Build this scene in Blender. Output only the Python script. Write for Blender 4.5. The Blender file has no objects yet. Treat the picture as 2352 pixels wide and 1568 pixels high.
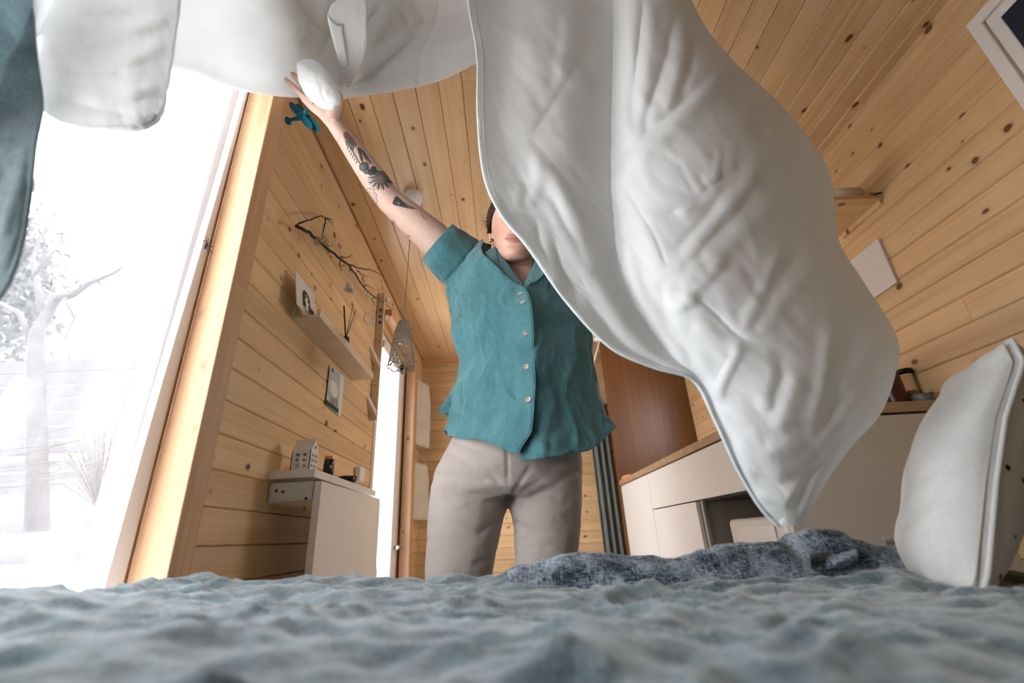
import bpy, bmesh, math, random
import numpy as np
from mathutils import Vector, Matrix, noise
scene = bpy.context.scene
COL = scene.collection
rnd = random.Random(7)

# ---------------------------------------------------------------- camera
F_PX, PITCH, ROLL, YAW = 1046.4, math.radians(23.265), math.radians(-3.194), math.radians(1.779)
cp, sp = math.cos(PITCH), math.sin(PITCH)
cy_, sy_ = math.cos(YAW), math.sin(YAW)
def _z(v): return Vector((cy_*v[0]+sy_*v[1], -sy_*v[0]+cy_*v[1], v[2]))
fw = _z((0, cp, sp)); up0 = _z((0, -sp, cp)); rt0 = _z((1, 0, 0))
RT = rt0*math.cos(ROLL)+up0*math.sin(ROLL); UP = up0*math.cos(ROLL)-rt0*math.sin(ROLL); FW = fw
cam_d = bpy.data.cameras.new('camera'); cam = bpy.data.objects.new('camera', cam_d); COL.objects.link(cam)
cam.matrix_world = Matrix(((RT.x, UP.x, -FW.x, 0), (RT.y, UP.y, -FW.y, 0), (RT.z, UP.z, -FW.z, 0), (0, 0, 0, 1)))
cam_d.sensor_width = 36; cam_d.lens = F_PX/2352*36; cam_d.clip_start = 0.01
cam_d.dof.use_dof = True; cam_d.dof.focus_distance = 1.45; cam_d.dof.aperture_fstop = 2.1
scene.camera = cam
def ray(x, y): return RT*((x-1176)/F_PX)+UP*((784-y)/F_PX)+FW
def PY(x, y, Y): d = ray(x, y); return d*(Y/d.y)       # a sight line met with the plane Y
def PX(x, y, X): d = ray(x, y); return d*(X/d.x)
def PZ(x, y, Z): d = ray(x, y); return d*(Z/d.z)
def proj(v):
    w = v.dot(FW); return (1176+F_PX*v.dot(RT)/w, 784-F_PX*v.dot(UP)/w)

# ---------------------------------------------------------------- room numbers
XL, XR, YF, YB, ZF, ZC = -0.742, 1.577, 4.09, -1.5, -0.62, 1.60
PW, PT = 0.0905, 0.014       # board width and thickness

# ---------------------------------------------------------------- world, light, exposure
world = bpy.data.worlds.new('world'); scene.world = world; world.use_nodes = True
bg = world.node_tree.nodes['Background']; bg.inputs[0].default_value = (0.93, 0.96, 1.0, 1); bg.inputs[1].default_value = 11.0
scene.view_settings.view_transform = 'Standard'; scene.view_settings.look = 'None'
scene.view_settings.gamma = 1; scene.view_settings.use_curve_mapping = False
scene.view_settings.exposure = 0.45
scene.cycles.use_denoising = True
def area(name, loc, target, sx, sy, power, col=(1, 1, 1)):
    d = bpy.data.lights.new(name, 'AREA'); d.shape = 'RECTANGLE'; d.size = sx; d.size_y = sy; d.energy = power; d.color = col
    o = bpy.data.objects.new(name, d); COL.objects.link(o); o.location = loc
    o.rotation_euler = (Vector(target)-Vector(loc)).to_track_quat('-Z', 'Y').to_euler(); return o
# portals only guide the sky's light
def portal(name, loc, target, sx, sy):
    o = area(name, loc, target, sx, sy, 1.0); o.data.cycles.is_portal = True; return o
portal('window_portal', (-0.86, 0.45, 0.4), (1, 0.45, 0.4), 2.0, 1.1)
portal('door_portal', (-0.86, 3.02, 0.35), (1, 3.02, 0.35), 1.9, 0.75)
portal('kitchen_portal', (XR+0.14, 2.72, 0.93), (0, 2.72, 0.94), 0.75, 0.56)
sun_d = bpy.data.lights.new('sun', 'SUN'); sun_d.energy = 15.0; sun_d.angle = math.radians(4); sun_d.color = (1, 0.97, 0.93)
sun = bpy.data.objects.new('sun', sun_d); COL.objects.link(sun)
sun.rotation_euler = Vector((-0.55, 0.15, -1.0)).to_track_quat('-Z', 'Y').to_euler()

# ---------------------------------------------------------------- materials
def new_mat(name):
    m = bpy.data.materials.new(name); m.use_nodes = True
    nt = m.node_tree; b = nt.nodes['Principled BSDF']; return m, nt, b
def N(nt, t, **kw):
    n = nt.nodes.new(t)
    for k, v in kw.items():
        if isinstance(k, str) and k.startswith('i_'): n.inputs[int(k[2:]) if k[2:].isdigit() else k[2:].replace('_', ' ')].default_value = v
        else: setattr(n, k, v)
    return n
def L(nt, a, b): nt.links.new(a, b)
def math_n(nt, op, a, b=None, clamp=False):
    n = nt.nodes.new('ShaderNodeMath'); n.operation = op; n.use_clamp = clamp
    for i, v in enumerate((a, b)):
        if v is None: continue
        if isinstance(v, (int, float)): n.inputs[i].default_value = v
        else: L(nt, v, n.inputs[i])
    return n.outputs[0]
def ramp(nt, fac, stops):
    r = nt.nodes.new('ShaderNodeValToRGB'); e = r.color_ramp.elements
    while len(e) < len(stops): e.new(0.5)
    for i, (p, c) in enumerate(stops): e[i].position = p; e[i].color = (*c, 1)
    L(nt, fac, r.inputs[0]); return r.outputs[0]
def mixc(nt, fac, a, b, mode='MIX'):
    m = nt.nodes.new('ShaderNodeMix'); m.data_type = 'RGBA'; m.blend_type = mode
    for i, v in ((0, fac), (6, a), (7, b)):
        if isinstance(v, (int, float)): m.inputs[i].default_value = v
        elif isinstance(v, tuple): m.inputs[i].default_value = (*v, 1)
        else: L(nt, v, m.inputs[i])
    return m.outputs[2]
def bump(nt, b, h, strength, dist=0.002):
    n = nt.nodes.new('ShaderNodeBump'); n.inputs['Strength'].default_value = strength; n.inputs['Distance'].default_value = dist
    L(nt, h, n.inputs['Height']); L(nt, n.outputs[0], b.inputs['Normal'])

def wood(name, light, mid, dark, knots=1.0, rough=0.42, vertical=False, amount=1.0):
    m, nt, b = new_mat(name)
    tc = nt.nodes.new('ShaderNodeTexCoord'); oi = nt.nodes.new('ShaderNodeObjectInfo')
    off = nt.nodes.new('ShaderNodeVectorMath'); off.operation = 'MULTIPLY_ADD'
    comb = nt.nodes.new('ShaderNodeCombineXYZ')
    for i in range(3): L(nt, oi.outputs['Random'], comb.inputs[i])
    L(nt, comb.outputs[0], off.inputs[0]); off.inputs[1].default_value = (37.3, 53.1, 11.7)
    if vertical:
        sw = nt.nodes.new('ShaderNodeSeparateXYZ'); c2 = nt.nodes.new('ShaderNodeCombineXYZ'); L(nt, tc.outputs['Object'], sw.inputs[0])
        L(nt, sw.outputs[2], c2.inputs[0]); L(nt, sw.outputs[0], c2.inputs[1]); L(nt, sw.outputs[1], c2.inputs[2]); L(nt, c2.outputs[0], off.inputs[2])
    else: L(nt, tc.outputs['Object'], off.inputs[2])
    P = off.outputs[0]
    # knots: sparse round cells
    wob = N(nt, 'ShaderNodeTexNoise'); wob.inputs['Scale'].default_value = 30; L(nt, P, wob.inputs['Vector'])
    ad = nt.nodes.new('ShaderNodeVectorMath'); ad.operation = 'MULTIPLY_ADD'; L(nt, wob.outputs['Color'], ad.inputs[0]); ad.inputs[1].default_value = (0.016, 0.012, 0.0); L(nt, P, ad.inputs[2])
    vs = nt.nodes.new('ShaderNodeVectorMath'); vs.operation = 'MULTIPLY'; L(nt, ad.outputs[0], vs.inputs[0]); vs.inputs[1].default_value = (0.72, 1.0, 0.05)
    vo = nt.nodes.new('ShaderNodeTexVoronoi'); vo.inputs['Scale'].default_value = 13.0; L(nt, vs.outputs[0], vo.inputs['Vector'])
    sep = nt.nodes.new('ShaderNodeSeparateColor'); L(nt, vo.outputs['Color'], sep.inputs[0])
    size = math_n(nt, 'MULTIPLY', math_n(nt, 'POWER', sep.outputs[0], 1.8), 0.16*knots)
    d = math_n(nt, 'SUBTRACT', vo.outputs['Distance'], size)
    core = math_n(nt, 'MULTIPLY', math_n(nt, 'SUBTRACT', 0.018, d, False), 38.0, True)
    halo = math_n(nt, 'MULTIPLY', math_n(nt, 'SUBTRACT', 0.16, d), 6.0, True)
    big = math_n(nt, 'GREATER_THAN', sep.outputs[0], 0.33)
    core = math_n(nt, 'MULTIPLY', core, big); halo = math_n(nt, 'MULTIPLY', halo, big)
    # grain, bent around the knots
    bend = math_n(nt, 'MULTIPLY', math_n(nt, 'POWER', halo, 2.0), 0.03)
    cb = nt.nodes.new('ShaderNodeCombineXYZ'); L(nt, bend, cb.inputs[1])
    a2 = nt.nodes.new('ShaderNodeVectorMath'); a2.operation = 'ADD'; L(nt, P, a2.inputs[0]); L(nt, cb.outputs[0], a2.inputs[1])
    mp = nt.nodes.new('ShaderNodeVectorMath'); mp.operation = 'MULTIPLY'; L(nt, a2.outputs[0], mp.inputs[0]); mp.inputs[1].default_value = (1.1, 26, 18)
    g1 = N(nt, 'ShaderNodeTexNoise'); g1.inputs['Scale'].default_value = 1.0; g1.inputs['Detail'].default_value = 3; L(nt, mp.outputs[0], g1.inputs['Vector'])
    mp2 = nt.nodes.new('ShaderNodeVectorMath'); mp2.operation = 'MULTIPLY'; L(nt, a2.outputs[0], mp2.inputs[0]); mp2.inputs[1].default_value = (3, 190, 130)
    g2 = N(nt, 'ShaderNodeTexNoise'); g2.inputs['Scale'].default_value = 1.0; g2.inputs['Detail'].default_value = 2; L(nt, mp2.outputs[0], g2.inputs['Vector'])
    f = math_n(nt, 'ADD', math_n(nt, 'MULTIPLY', g1.outputs[0], 0.62), math_n(nt, 'MULTIPLY', g2.outputs[0], 0.38))
    c = ramp(nt, f, [(0.22, dark), (0.44, mid), (0.60, light)])
    br = N(nt, 'ShaderNodeTexNoise'); br.inputs['Scale'].default_value = 2.2; L(nt, P, br.inputs['Vector'])
    tone = math_n(nt, 'ADD', math_n(nt, 'MULTIPLY', oi.outputs['Random'], 0.20*amount), math_n(nt, 'ADD', math_n(nt, 'MULTIPLY', br.outputs[0], 0.3*amount), 0.91-0.25*amount))
    cc = nt.nodes.new('ShaderNodeCombineXYZ')
    for i in range(3): L(nt, tone, cc.inputs[i])
    c = mixc(nt, 1.0, c, cc.outputs[0], 'MULTIPLY')
    c = mixc(nt, math_n(nt, 'MULTIPLY', math_n(nt, 'POWER', halo, 2.2), 0.7), c, (dark[0]*.72, dark[1]*.6, dark[2]*.5))
    c = mixc(nt, math_n(nt, 'MULTIPLY', core, 0.9), c, (0.10, 0.035, 0.012))
    L(nt, c, b.inputs['Base Color']); b.inputs['Roughness'].default_value = rough
    bump(nt, b, f, 0.12, 0.001)
    return m

def plain(name, col, rough=0.5, metal=0.0, var=0.04, scale=8, bmp=0.0, bscale=200, trans=0.0, spec=None, sss=0.0):
    m, nt, b = new_mat(name)
    tc = nt.nodes.new('ShaderNodeTexCoord')
    n = N(nt, 'ShaderNodeTexNoise'); n.inputs['Scale'].default_value = scale; n.inputs['Detail'].default_value = 4; L(nt, tc.outputs['Object'], n.inputs['Vector'])
    c = ramp(nt, n.outputs[0], [(0.3, tuple(max(0, x*(1-var)) for x in col)), (0.7, tuple(min(1, x*(1+var)) for x in col))])
    L(nt, c, b.inputs['Base Color']); b.inputs['Roughness'].default_value = rough; b.inputs['Metallic'].default_value = metal
    b.inputs['Transmission Weight'].default_value = trans
    if spec is not None: b.inputs['Specular IOR Level'].default_value = spec
    if bmp:
        n2 = N(nt, 'ShaderNodeTexNoise'); n2.inputs['Scale'].default_value = bscale; n2.inputs['Detail'].default_value = 3; L(nt, tc.outputs['Object'], n2.inputs['Vector'])
        bump(nt, b, n2.outputs[0], bmp, 0.002)
    return m

def fabric(name, col, col2, wscale=500, wstr=0.3, blotch=6, transl=0.0, rough=0.9, crease=0.0, sheen=0.2, contrast=(0.35, 0.65), cscale=14):
    """woven cloth: crossed thread relief, blotchy tone, optional soft creases and translucency"""
    m, nt, b = new_mat(name)
    tc = nt.nodes.new('ShaderNodeTexCoord'); P = tc.outputs['Object']
    def thread(sx, sy, sz):
        v = nt.nodes.new('ShaderNodeVectorMath'); v.operation = 'MULTIPLY'; L(nt, P, v.inputs[0]); v.inputs[1].default_value = (sx, sy, sz)
        t = N(nt, 'ShaderNodeTexNoise'); t.inputs['Scale'].default_value = 1; t.inputs['Detail'].default_value = 2; L(nt, v.outputs[0], t.inputs['Vector']); return t.outputs[0]
    w = wscale
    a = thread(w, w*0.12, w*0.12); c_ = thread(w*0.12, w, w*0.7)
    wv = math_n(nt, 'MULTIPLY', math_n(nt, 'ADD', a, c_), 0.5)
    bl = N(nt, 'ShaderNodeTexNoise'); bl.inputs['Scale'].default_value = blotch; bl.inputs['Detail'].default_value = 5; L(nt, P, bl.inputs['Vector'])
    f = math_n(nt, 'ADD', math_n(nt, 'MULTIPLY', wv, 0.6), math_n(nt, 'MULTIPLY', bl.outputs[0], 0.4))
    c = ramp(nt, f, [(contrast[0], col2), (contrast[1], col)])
    L(nt, c, b.inputs['Base Color']); b.inputs['Roughness'].default_value = rough
    b.inputs['Sheen Weight'].default_value = sheen; b.inputs['Specular IOR Level'].default_value = 0.15
    h = math_n(nt, 'MULTIPLY', wv, wstr)
    if crease:
        cr = N(nt, 'ShaderNodeTexNoise'); cr.inputs['Scale'].default_value = cscale; cr.inputs['Detail'].default_value = 5; cr.inputs['Distortion'].default_value = 1.2; L(nt, P, cr.inputs['Vector'])
        rd = math_n(nt, 'ABSOLUTE', math_n(nt, 'SUBTRACT', cr.outputs[0], 0.5))
        h = math_n(nt, 'ADD', h, math_n(nt, 'MULTIPLY', rd, crease))
    bump(nt, b, h, 1.0, 0.0015)
    if transl:
        tr = nt.nodes.new('ShaderNodeBsdfTranslucent'); L(nt, c, tr.inputs[0])
        mx = nt.nodes.new('ShaderNodeMixShader'); mx.inputs[0].default_value = transl
        out = nt.nodes['Material Output']; L(nt, b.outputs[0], mx.inputs[1]); L(nt, tr.outputs[0], mx.inputs[2]); L(nt, mx.outputs[0], out.inputs[0])
    return m

M = {}
M['pine'] = wood('pine_boards', (0.79, 0.56, 0.32), (0.72, 0.475, 0.245), (0.57, 0.335, 0.145))
M['pine_ceiling'] = wood('pine_ceiling_boards', (0.81, 0.58, 0.34), (0.74, 0.495, 0.265), (0.60, 0.37, 0.17), rough=0.36)
M['pine_post'] = wood('pine_post', (0.62, 0.38, 0.22), (0.56, 0.32, 0.17), (0.42, 0.21, 0.10), knots=0.8, vertical=True, amount=0.5)
M['pine_beam'] = wood('pine_beam', (0.74, 0.42, 0.20), (0.66, 0.34, 0.14), (0.5, 0.22, 0.07), knots=0.8, amount=0.5)
M['pine_dark'] = wood('pine_panel_oiled', (0.17, 0.068, 0.020), (0.14, 0.053, 0.015), (0.10, 0.034, 0.008), knots=0.35, vertical=True, rough=0.4, amount=0.4)
M['pine_pale'] = wood('pale_pine', (0.78, 0.66, 0.50), (0.72, 0.60, 0.44), (0.62, 0.50, 0.35), knots=0.0, amount=0.3)
M['oak'] = wood('oak_worktop', (0.50, 0.34, 0.21), (0.42, 0.27, 0.16), (0.33, 0.20, 0.11), knots=0.0, amount=0.3)
M['white'] = plain('white_laminate', (0.78, 0.76, 0.74), 0.38, var=0.01)
M['beige'] = plain('beige_laminate', (0.60, 0.55, 0.49), 0.45, var=0.02, scale=3)
M['frame_white'] = plain('white_window_frame', (0.80, 0.80, 0.80), 0.3, var=0.01)
M['floor'] = wood('floor_boards', (0.55, 0.40, 0.26), (0.48, 0.33, 0.2), (0.36, 0.23, 0.13), knots=0.5)

# ---------------------------------------------------------------- mesh building
class MB:
    def __init__(s): s.v = []; s.f = []
    def add(s, v, f):
        o = len(s.v); s.v += [Vector(p) for p in v]; s.f += [tuple(i+o for i in q) for q in f]; return s
    def box(s, x0, x1, y0, y1, z0, z1):
        return s.add([(x0, y0, z0), (x1, y0, z0), (x1, y1, z0), (x0, y1, z0), (x0, y0, z1), (x1, y0, z1), (x1, y1, z1), (x0, y1, z1)],
                     [(0, 3, 2, 1), (4, 5, 6, 7), (0, 1, 5, 4), (1, 2, 6, 5), (2, 3, 7, 6), (3, 0, 4, 7)])
    def grid(s, pts, closed_u=False, closed_v=False, caps=False):
        """pts[i][j]"""
        nu, nv = len(pts), len(pts[0]); f = []
        for i in range(nu if closed_u else nu-1):
            for j in range(nv if closed_v else nv-1):
                a, b_ = i, (i+1) % nu; c, d = j, (j+1) % nv
                f.append((a*nv+c, a*nv+d, b_*nv+d, b_*nv+c))
        if caps and closed_v:
            f.append(tuple(range(nv))[::-1]); f.append(tuple((nu-1)*nv+j for j in range(nv)))
        return s.add([p for r in pts for p in r], f)
    def tube(s, pts, r, n=8, caps=True, flat=1.0, ref=None):
        pts = [Vector(p) for p in pts]; rr = r if isinstance(r, (list, tuple)) else [r]*len(pts)
        rows = []; prev = None
        for i, p in enumerate(pts):
            t = (pts[min(i+1, len(pts)-1)]-pts[max(i-1, 0)])
            if t.length < 1e-9: t = Vector((0, 0, 1))
            t.normalize()
            if prev is None:
                a = Vector(ref) if ref else (Vector((0, 0, 1)) if abs(t.z) < 0.9 else Vector((1, 0, 0)))
            else: a = prev
            u = (a-t*a.dot(t)).normalized(); w = t.cross(u); prev = u
            rows.append([p+(u*math.cos(k/n*math.tau)+w*math.sin(k/n*math.tau)*flat)*rr[i] for k in range(n)])
        return s.grid(rows, closed_v=True, caps=caps)
    def lathe(s, prof, c, n=24, axis=Vector((0, 0, 1)), caps=False):
        c = Vector(c); axis = Vector(axis).normalized(); a = Vector((1, 0, 0)) if abs(axis.x) < 0.8 else Vector((0, 1, 0))
        u = (a-axis*a.dot(axis)).normalized(); w = axis.cross(u)
        return s.grid([[c+axis*h+(u*math.cos(k/n*math.tau)+w*math.sin(k/n*math.tau))*r for k in range(n)] for r, h in prof], closed_v=True, caps=caps)
    def prism(s, poly, d):
        """flat polygon (3D points) thickened by vector d"""
        n = len(poly); d = Vector(d); v = [Vector(p) for p in poly]+[Vector(p)+d for p in poly]
        return s.add(v, [tuple(range(n))[::-1], tuple(range(n, 2*n))]+[(i, (i+1) % n, (i+1) % n+n, i+n) for i in range(n)])
    def build(s, name, mat, parent=None, smooth=False, bevel=0.0, seg=2, loc=None, subsurf=0, solid=0.0):
        me = bpy.data.meshes.new(name)
        if loc is None:
            if s.v:
                mn = [min(v[i] for v in s.v) for i in range(3)]; mx = [max(v[i] for v in s.v) for i in range(3)]
                loc = Vector(((mn[0]+mx[0])/2, (mn[1]+mx[1])/2, mn[2]))
        loc = Vector(loc)
        me.from_pydata([v-loc for v in s.v], [], s.f)
        bm = bmesh.new(); bm.from_mesh(me); bmesh.ops.recalc_face_normals(bm, faces=bm.faces); bm.to_mesh(me); bm.free()
        me.materials.append(mat if not isinstance(mat, str) else M[mat])
        if smooth: me.shade_smooth()
        o = bpy.data.objects.new(name, me); COL.objects.link(o)
        if parent is not None:
            o.parent = parent; loc = loc-world_loc(parent)
        o.location = loc
        if bevel:
            b = o.modifiers.new('b', 'BEVEL'); b.width = bevel; b.segments = seg; b.limit_method = 'ANGLE'; b.angle_limit = 0.6
        if solid:
            q = o.modifiers.new('s', 'SOLIDIFY'); q.thickness = solid; q.offset = 0
        if subsurf:
            q = o.modifiers.new('u', 'SUBSURF'); q.levels = subsurf; q.render_levels = subsurf
        return o
def world_loc(o):
    l = Vector(o.location)
    while o.parent: o = o.parent; l += Vector(o.location)
    return l
def thing(name, label, cat, loc, group=None):
    o = bpy.data.objects.new(name, None); COL.objects.link(o); o.location = loc; o.empty_display_size = 0.05
    o['label'] = label; o['category'] = cat
    if group: o['group'] = group
    return o
def tag(o, label, cat, group=None):
    o['label'] = label; o['category'] = cat
    if group: o['group'] = group
    return o
def struct(o): o['kind'] = 'structure'; return o
def tl(o, label, cat='room'):
    o['kind'] = 'structure'; o['label'] = label; o['category'] = cat; return o

# ---------------------------------------------------------------- room shell
_pl = {}
def plank_mesh(length, mat, w=PW, t=PT):
    key = (round(length, 3), mat, w)
    if key not in _pl:
        g = 0.0035; h = w/2-0.0004
        prof = [(-h, -t), (h, -t), (h, -g*1.2), (h-g, 0), (-h+g, 0), (-h, -g*1.2)]
        v = [(x, a, b_) for x in (0, length) for a, b_ in prof]; n = len(prof)
        f = [tuple(range(n))[::-1], tuple(range(n, 2*n))]+[(i, (i+1) % n, (i+1) % n+n, i+n) for i in range(n)]
        me = bpy.data.meshes.new('plank'); me.from_pydata(v, [], f)
        bm = bmesh.new(); bm.from_mesh(me); bmesh.ops.recalc_face_normals(bm, faces=bm.faces); bm.to_mesh(me); bm.free()
        me.materials.append(M[mat]); _pl[key] = me
    return _pl[key]
def plank(parent, start, along, across, normal, length, mat='pine', w=PW):
    o = bpy.data.objects.new('plank', plank_mesh(length, mat, w)); COL.objects.link(o); o.parent = parent
    A, B, C = Vector(along), Vector(across), Vector(normal)
    R_ = Matrix(((A.x, B.x, C.x), (A.y, B.y, C.y), (A.z, B.z, C.z))).to_4x4()
    o.matrix_basis = Matrix.Translation(Vector(start)-Vector(parent.location)) @ R_
    return o
W2Y0, W2Y1 = 2.62, 3.42          # door window opening in the left wall
WINY0, WINY1, WINZ = -0.10, 1.00, 1.42
T = 0.10
wl = MB()
wl.box(XL-T, XL-PT, WINY1, W2Y0, ZF, ZC); wl.box(XL-T, XL-PT, W2Y1, YF+T, ZF, ZC)
wl.box(XL-T, XL-PT, YB, WINY0, ZF, ZC); wl.box(XL-T, XL-PT, WINY0, WINY1, WINZ+0.04, ZC); wl.box(XL-T, XL-PT, W2Y0, W2Y1, 1.33, ZC)
wall_left = tl(wl.build('wall_left', 'pine', loc=(XL, 1.5, ZF)), 'pine boarded wall on the window side with horizontal boards', 'wall')
zs = [0.0195+PW*k for k in range(-7, 19)]
for z in zs:
    zc = z-PW/2
    if zc > ZC+0.045: continue
    segs = [(1.06, W2Y0-0.02), (W2Y1+0.11, YF)] if zc < 1.30 else [(1.06, YF)]
    for a, b_ in segs: plank(wall_left, (XL, b_, zc), (0, -1, 0), (0, 0, 1), (1, 0, 0), b_-a)
KWY0, KWY1, KWZ0, KWZ1 = 2.35, 3.10, 0.66, 1.22
wr = MB(); wr.box(XR+PT, XR+T, YB, KWY0, ZF, ZC); wr.box(XR+PT, XR+T, KWY1, YF+T, ZF, ZC); wr.box(XR+PT, XR+T, KWY0, KWY1, ZF, KWZ0); wr.box(XR+PT, XR+T, KWY0, KWY1, KWZ1, ZC)
wall_right = tl(wr.build('wall_right', 'pine', loc=(XR, 1.5, ZF)), 'pine boarded wall above the kitchen counter', 'wall')
for k, z in enumerate(zs):
    zc = z-PW/2+0.02
    if zc > ZC+0.045: continue
    cuts = [YB, {5: 2.1, 9: 1.62, 12: 1.8, 14: 1.35, 16: 0.2, 3: 2.5}.get(k, None), YF]
    cuts = [c for c in cuts if c is not None]
    if KWZ0-0.03 < zc < KWZ1+0.03: cuts = [c for c in cuts if c < KWY0-0.1 or c > KWY1+0.1]; cuts = sorted(cuts+[KWY0, KWY1])
    for a, b_ in zip(cuts[:-1], cuts[1:]):
        if a == KWY0 and b_ == KWY1: continue
        plank(wall_right, (XR, a, zc), (0, 1, 0), (0, 0, 1), (-1, 0, 0), b_-a-0.001)
wf = MB(); wf.box(XL-T, XR+T, YF+PT, YF+T, ZF, ZC)
wall_back = tl(wf.build('wall_back', 'pine', loc=(0.4, YF, ZF)), 'far end wall of horizontal pine boards behind the person', 'wall')
for z in [q for q in zs if q < ZC+0.08]: plank(wall_back, (XL, YF, z-PW/2), (1, 0, 0), (0, 0, 1), (0, -1, 0), XR-XL)
ce = MB(); ce.box(XL-T, XR+T, YB, YF+T, ZC+PT, ZC+T)
ceiling = tl(ce.build('ceiling', 'pine_ceiling', loc=(0.4, 1.5, ZC)), 'pine boarded ceiling with boards running towards the far wall', 'ceiling')
x = XL+PW/2+0.01; k = 0
while x < XR+0.03:
    cuts = [YB, {3: 2.2, 7: 1.2, 11: 2.9, 15: 1.9, 20: 1.4}.get(k, None), YF]; cuts = [c for c in cuts if c is not None]
    for a, b_ in zip(cuts[:-1], cuts[1:]): plank(ceiling, (x, a, ZC), (0, 1, 0), (1, 0, 0), (0, 0, -1), b_-a-0.001, 'pine_ceiling')
    x += PW; k += 1
fl = MB(); fl.box(XL-T, XR+T, YB, YF+T, ZF-0.1, ZF-0.015)
floor = tl(fl.build('floor', 'floor', loc=(0.4, 1.5, ZF-0.1)), 'light wooden floor hidden below the bed', 'floor')
for i in range(17): plank(floor, (XL+0.07+i*0.14, YB, ZF), (0, 1, 0), (1, 0, 0), (0, 0, 1), YF-YB, 'floor', 0.14)
wb = MB(); wb.box(XL-T, -0.62, YB-T, YB, ZF, ZC); wb.box(1.45, XR+T, YB-T, YB, ZF, ZC); wb.box(-0.62, 1.45, YB-T, YB, ZF, 0.02); wb.box(-0.62, 1.45, YB-T, YB, 1.45, ZC)
wb.box(-0.62, 1.45, YB-T, YB, 0.02, 1.45)
wall_front = tl(wb.build('wall_front', 'pine', loc=(0.4, YB, ZF)), 'plain gable wall at the head of the bed', 'wall')
# trims
t_ = tl(MB().box(XL, XR, YF-0.03, YF, ZC-0.03, ZC).build('trim_1', 'pine_beam', bevel=0.003), 'thin pine moulding where the far wall meets the ceiling', 'trim')

# ---- big window on the left: frame, glass, sill post and header
win = thing('window_1', 'tall white framed window beside the bed, bright garden outside', 'window', (XL-0.06, 0, ZF)); win['kind'] = 'structure'
fr = MB()
fr.box(-0.772, -0.737, 0.925, 0.992, ZF, WINZ+0.02); fr.box(XL-0.09, XL-0.035, WINY0, WINY0+0.07, ZF, WINZ+0.04)
fr.box(XL-0.09, XL-0.035, WINY0, 0.995, WINZ-0.04, WINZ+0.04); fr.box(XL-0.09, XL-0.035, WINY0, 0.995, ZF, ZF+0.08)
fr.build('window_frame', 'frame_white', win, bevel=0.004)
glass = plain('window_glass', (1, 1, 1), 0.0, trans=1.0, var=0)
gn = glass.node_tree; gl = gn.nodes.new('ShaderNodeBsdfTransparent'); gs = gn.nodes.new('ShaderNodeBsdfGlossy'); gs.inputs['Roughness'].default_value = 0.02
mx = gn.nodes.new('ShaderNodeMixShader'); fr_ = gn.nodes.new('ShaderNodeFresnel'); fr_.inputs[0].default_value = 1.3
mx.inputs[0].default_value = 0.035; gn.nodes.remove(fr_); gn.links.new(gl.outputs[0], mx.inputs[1]); gn.links.new(gs.outputs[0], mx.inputs[2]); gn.links.new(mx.outputs[0], gn.nodes['Material Output'].inputs[0])
M['glass'] = glass
MB().box(XL-0.07, XL-0.064, WINY0+0.06, 0.999, ZF+0.07, WINZ-0.03).build('pane', 'glass', win)
post = thing('window_post', 'thick pine post between the curtained window and the boarded wall', 'post', (-0.70, 1.03, ZF)); post['kind'] = 'structure'
PX0, PX1, PY0, PY1 = -0.735, -0.658, 0.993, 1.062
MB().box(PX0, PX1, PY0, PY1, ZF, 1.405).build('post_core', 'pine_post', post, bevel=0.003)
MB().box(PX1-0.013, PX1+0.0015, PY0-0.004, PY0+0.02, ZF, 1.405).build('edge_batten', 'pine_post', post, bevel=0.002)
hb = thing('window_header', 'reddish pine beam above the window, meeting the post', 'beam', (-0.70, 0, 1.405)); hb['kind'] = 'structure'
MB().box(XL-0.02, -0.640, PY0+0.01, PY1+0.03, 1.405, ZC).build('beam_end', 'pine_beam', hb, bevel=0.003)
MB().box(XL-0.02, -0.70, WINY0, PY0+0.01, 1.45, ZC).build('beam', 'pine_beam', hb, bevel=0.003)

# ---- door window further along the left wall
w2 = thing('door_1', 'white framed glazed door in the wall beyond the folded table', 'door', (XL-0.05, 3.0, ZF)); w2['kind'] = 'structure'
MB().box(XL-0.09, XL+0.002, W2Y0-0.022, W2Y0, ZF, 1.35).build('reveal_board', 'pine_beam', w2)
f2 = MB()
for a, b_, zz0, zz1 in ((W2Y0, W2Y0+0.05, ZF, 1.33), (W2Y1-0.10, W2Y1, ZF, 1.33), (W2Y0, W2Y1, 1.25, 1.33), (W2Y0, W2Y1, ZF, ZF+0.1)):
    f2.box(XL-0.08, XL-0.02, a, b_, zz0, zz1)
f2.build('door_frame', 'frame_white', w2, bevel=0.005)
f3 = MB()
for a, b_, zz0, zz1 in ((W2Y0+0.05, W2Y0+0.09, ZF+.1, 1.25), (W2Y1-0.22, W2Y1-0.10, ZF+.1, 1.25), (W2Y0+.05, W2Y1-.1, 1.17, 1.25), (W2Y0+.05, W2Y1-.1, ZF+.1, ZF+0.2)):
    f3.box(XL-0.065, XL-0.005, a, b_, zz0, zz1)
f3.build('sash', 'frame_white', w2, bevel=0.01, seg=3)
MB().box(XL-0.045, XL-0.04, W2Y0+0.09, W2Y1-0.2, ZF+.2, 1.17).build('pane', 'glass', w2)
MB().tube([(XL+0.0, W2Y1-0.15, -0.02), (XL+0.05, W2Y1-0.15, -0.02), (XL+0.05, W2Y1-0.17, -0.02), (XL+0.052, W2Y1-0.28, -0.02)], 0.011, 10).build('door_handle', plain('grey_metal', (0.35, 0.36, 0.36), 0.3, 1.0), w2, smooth=True)
dp = tl(MB().box(XL, XL+0.07, W2Y1+0.0, W2Y1+0.11, ZF, 1.36).build('trim_2', 'pine_post', bevel=0.004), 'vertical pine trim post beside the glazed door', 'trim')
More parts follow.
